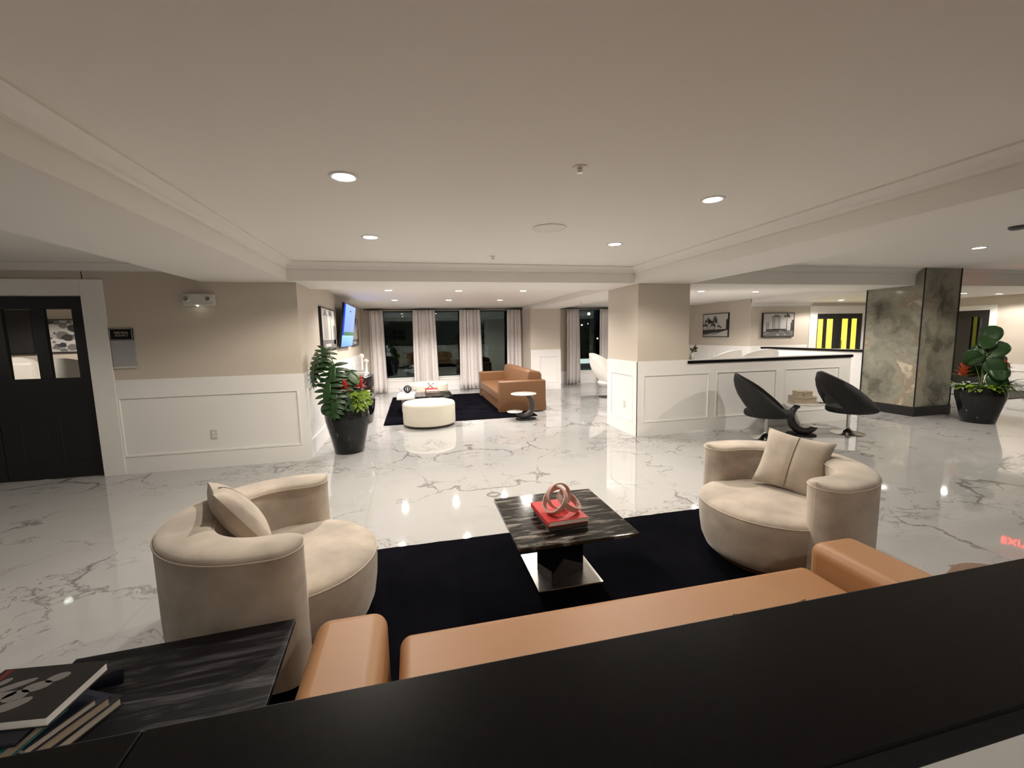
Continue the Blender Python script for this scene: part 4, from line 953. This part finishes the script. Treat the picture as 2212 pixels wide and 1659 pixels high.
mb.build('stems', M['leaf_dark'], r, smooth=60); fl.build('blossoms', [M['purple'], M['bract_orange']], r, smooth=60)

# ------------------------------------------------------------------ potted plants
def pot(parent, R_=.30, H_=.62):
    MB().lathe([(R_ * .62, 0), (R_ * .66, .01), (R_ * .82, H_ * .4), (R_ * .97, H_ * .72), (R_ * 1.0, H_ * .86), (R_ * .95, H_ * .95), (R_ * .93, H_), (R_ * .87, H_ + .004), (R_ * .85, H_ - .02), (R_ * .86, H_ - .06), (.0001, H_ - .06)], 56).build('glazed_pot', M['pot'], parent, smooth=50)
    MB().lathe([(R_ * .85, H_ - .055), (R_ * .5, H_ - .04), (.0001, H_ - .035)], 32, cap=False).build('soil', M['soil'], parent, smooth=50)
def brom(parent, base, s_=1.0, seed=1, m='bract'):
    rnd = random.Random(seed); b0 = Vector(base); mb = MB()
    for k in range(12):
        a = 2 * PI * k / 12 + rnd.uniform(-.2, .2); el = rnd.uniform(.5, 1.0); mb.leaf(b0, (math.cos(a) * math.cos(el), math.sin(a) * math.cos(el), math.sin(el)), (0, 0, 1), .30 * s_, .045 * s_, 1.1, 0, .2, 10, 'strap')
    mb.tube([b0, b0 + Vector((0, 0, .24 * s_))], .008, 8); mb.build('bromeliad_leaves', M['leaf_mid'], parent, smooth=60)
    mb = MB(); tp = b0 + Vector((0, 0, .17 * s_))
    for lv in range(4):
        for k in range(7):
            a = 2 * PI * k / 7 + lv * .45; el = .45 + lv * .3; mb.leaf(tp + Vector((0, 0, lv * .022 * s_)), (math.cos(a) * math.cos(el), math.sin(a) * math.cos(el), math.sin(el)), (0, 0, 1), .12 * s_, .030 * s_, .3, 0, .25, 8, 'leaf')
    mb.build('bromeliad_flower', M[m], parent, smooth=60)
r = thing('potted_plant', 'tall black glazed pot with monstera and red bromeliads by the wall corner', 'potted plant', (-.955, 6.28, 0))
pot(r)
rnd = random.Random(11); mb = MB(); st = MB()
b0 = Vector((-.02, 0, .56))
MON = [((-.30, -.05, 1.40), .34, (-.5, -.6, .6)), ((-.22, .02, 1.47), .27, (.1, -.7, .7)), ((-.36, -.10, 1.27), .30, (-.7, -.5, .4)), ((-.12, -.12, 1.26), .36, (-.2, -.95, .4)), ((-.02, -.14, 1.13), .34, (.2, -.9, .5)), ((-.18, -.2, 1.05), .36, (-.3, -.95, .2)), ((.05, -.05, 1.16), .28, (.5, -.7, .5)), ((-.10, -.25, .90), .34, (-.1, -1, .2)), ((.12, .05, 1.05), .28, (.6, -.6, .6)), ((-.20, .1, 1.12), .3, (-.6, -.6, .6))]
for (px_, py_, pz_), sz, nn in MON:
    tip = Vector((px_, py_, pz_)); mid = (b0 + tip) / 2 + Vector((px_ * -.12, 0, .12))
    st.tube([b0, (b0 * .6 + mid * .4), mid, tip], .007, 6)
    dd = Vector((px_ * 1.2 + rnd.uniform(-.2, .3), -.3, -.75)); mb.monstera(tip, dd, nn, sz * 1.15)
mb.v = [(max(p[0], -.44), p[1], p[2]) for p in mb.v]
mb.build('monstera_leaves', M['leaf_dark'], r, smooth=60, solid=.0015); st.build('leaf_stalks', M['stem'], r, smooth=60)
mb = MB()
for (p, d_, nn, l_, w_) in (((-.20, -.18, .74), (-.3, -.2, -.95), (-.3, -1, .1), .19, .17), ((.0, -.24, .72), (0, -.15, -1), (0, -1, .1), .19, .07), ((.09, -.25, .72), (.1, -.15, -1), (0, -1, .1), .17, .06), ((-.12, -.2, .95), (-.2, -.1, -1), (0, -1, .2), .24, .2), ((.02, -.1, 1.15), (.6, -.2, -.5), (.1, -.8, .5), .26, .13)):
    mb.leaf(p, d_, nn, l_, w_, .3, 0, .1, 12, 'leaf' if w_ < .1 else 'round')
mb.build('broad_leaves', M['leaf_mid'], r, smooth=60, solid=.0015)
mb = MB(); rnd = random.Random(5)
for i in range(14):
    c0 = Vector((.14 + rnd.uniform(-.05, .13), -.12 + rnd.uniform(-.12, .08), .66 + rnd.uniform(0, .2)))
    for k in range(7):
        a = 2 * PI * k / 7 + i; mb.leaf(c0, (math.cos(a), math.sin(a) * .6 - .2, .35 * math.sin(a)), (0, -.6, .8), .105, .045, .8, 0, .1, 8)
mb.build('lime_foliage', M['leaf_lime'], r, smooth=60)
brom(r, (.02, -.20, .70), 1.0, 1); brom(r, (.20, -.06, .70), 1.1, 2)
r = thing('potted_plant', 'black pot with dark leaves and orange bromeliads beside the stone column', 'potted plant', (9.10, 5.02, 0))
pot(r, .31, .58)
rnd = random.Random(21); mb = MB(); st = MB()
for (p, nn, sz) in (((.02, -.02, 1.30), (-.7, -.6, .6), .34), ((-.14, -.05, 1.22), (-.7, -.6, .3), .32), ((.14, .0, 1.16), (-.6, -.6, .6), .3), ((-.05, -.05, 1.08), (-.8, -.5, .3), .36), ((.08, -.1, 1.0), (-.7, -.7, .3), .34), ((-.1, .05, .95), (-.8, -.4, .4), .34), ((.0, -.1, .85), (-.8, -.6, .2), .34)):
    tip = Vector(p); st.tube([(0, 0, .55), (tip.x * .5, tip.y * .5, .55 + (tip.z - .55) * .6), tip], .006, 6)
    for k in range(2): mb.leaf(tip, (rnd.uniform(-.6, .6), rnd.uniform(-.5, .5), .15 + k * .3 if k else -.6), nn, sz, sz * .72, .5, 0, .1, 12, 'round')
mb.build('fig_leaves', M['leaf_dark'], r, smooth=60, solid=.0015); st.build('leaf_stalks', M['stem'], r, smooth=60)
brom(r, (-.20, .14, .52), 1.35, 3, 'bract_orange'); brom(r, (.14, -.16, .55), 1.45, 4, 'bract_orange')
mb = MB()
for i in range(110):
    a = rnd.uniform(0, 2 * PI); rr = rnd.uniform(.16, .30); mb.leaf((rr * math.cos(a), rr * math.sin(a), .56 + rnd.uniform(0, .08)), (math.cos(a), math.sin(a), rnd.uniform(-.1, .5)), (0, 0, 1), .12, .06, .9, 0, .1, 8)
mb.build('lime_foliage', M['leaf_lime'], r, smooth=60)
mb = MB()
for i in range(34):
    a = rnd.uniform(-2.2, .9) - .2; mb.leaf((.08 * math.cos(a) + .08, .08 * math.sin(a) - .08, .56), (math.cos(a), math.sin(a), rnd.uniform(.5, 1.0)), (0, 0, 1), rnd.uniform(.5, .8), .024, 1.6, 0, .2, 12, 'strap')
mb.build('grass_blades', M['leaf_mid'], r, smooth=60)

# ------------------------------------------------------------------ outside in the dark
sbox('ground', 'dark ground outside the windows', 'ground', M['asphalt'], (-25, 45, 13.05, 60, -.6, -.5))
for i, (x, y, z, rr, lab) in enumerate(((12.9, 30.0, 3.05, .10, 'bright street lamp seen through the narrow window'), (13.3, 31.0, 2.35, .05, 'small lamp below the bright street lamp'), (12.75, 31.0, 2.25, .05, 'small lamp left below the bright street lamp'), (13.6, 30.0, 1.2, .05, 'lone small lamp lower in the narrow window'))):
    r = thing('street_lamp', lab, 'street lamp', (x, y, -.5)); MB().tube([(0, 0, 0), (0, 0, z + .5 - rr)], .05, 8).build('lamp_post', M['rod'], r); MB().sphere((0, 0, z + .5), rr, 12, 8).build('lamp_globe', M['street_glow'], r)
r = thing('lit_sign_board', 'low white lit board outside beneath the street lamps', 'sign board', (12.15, 28, -.5)); MB().box(-.75, .75, -.05, .05, .0, .32).build('board_face', mat('board_glow', (1, 1, 1), .5, emit=(1, .97, .9), estr=.35), r); MB().box(-.8, .8, .05, .12, 0, .4).build('board_frame', M['rod'], r)
mb = MB(); rnd = random.Random(3)
for i in range(40):
    mb.sphere((rnd.uniform(-12, 30), 34 + rnd.uniform(0, 4), rnd.uniform(-.5, 2.4)), rnd.uniform(.5, 1.4), 8, 6)
o = mb.build('hedge', M['night_leaf'], smooth=60); tag(o, 'dark hedge line outside the windows', 'hedge', None, 'stuff')
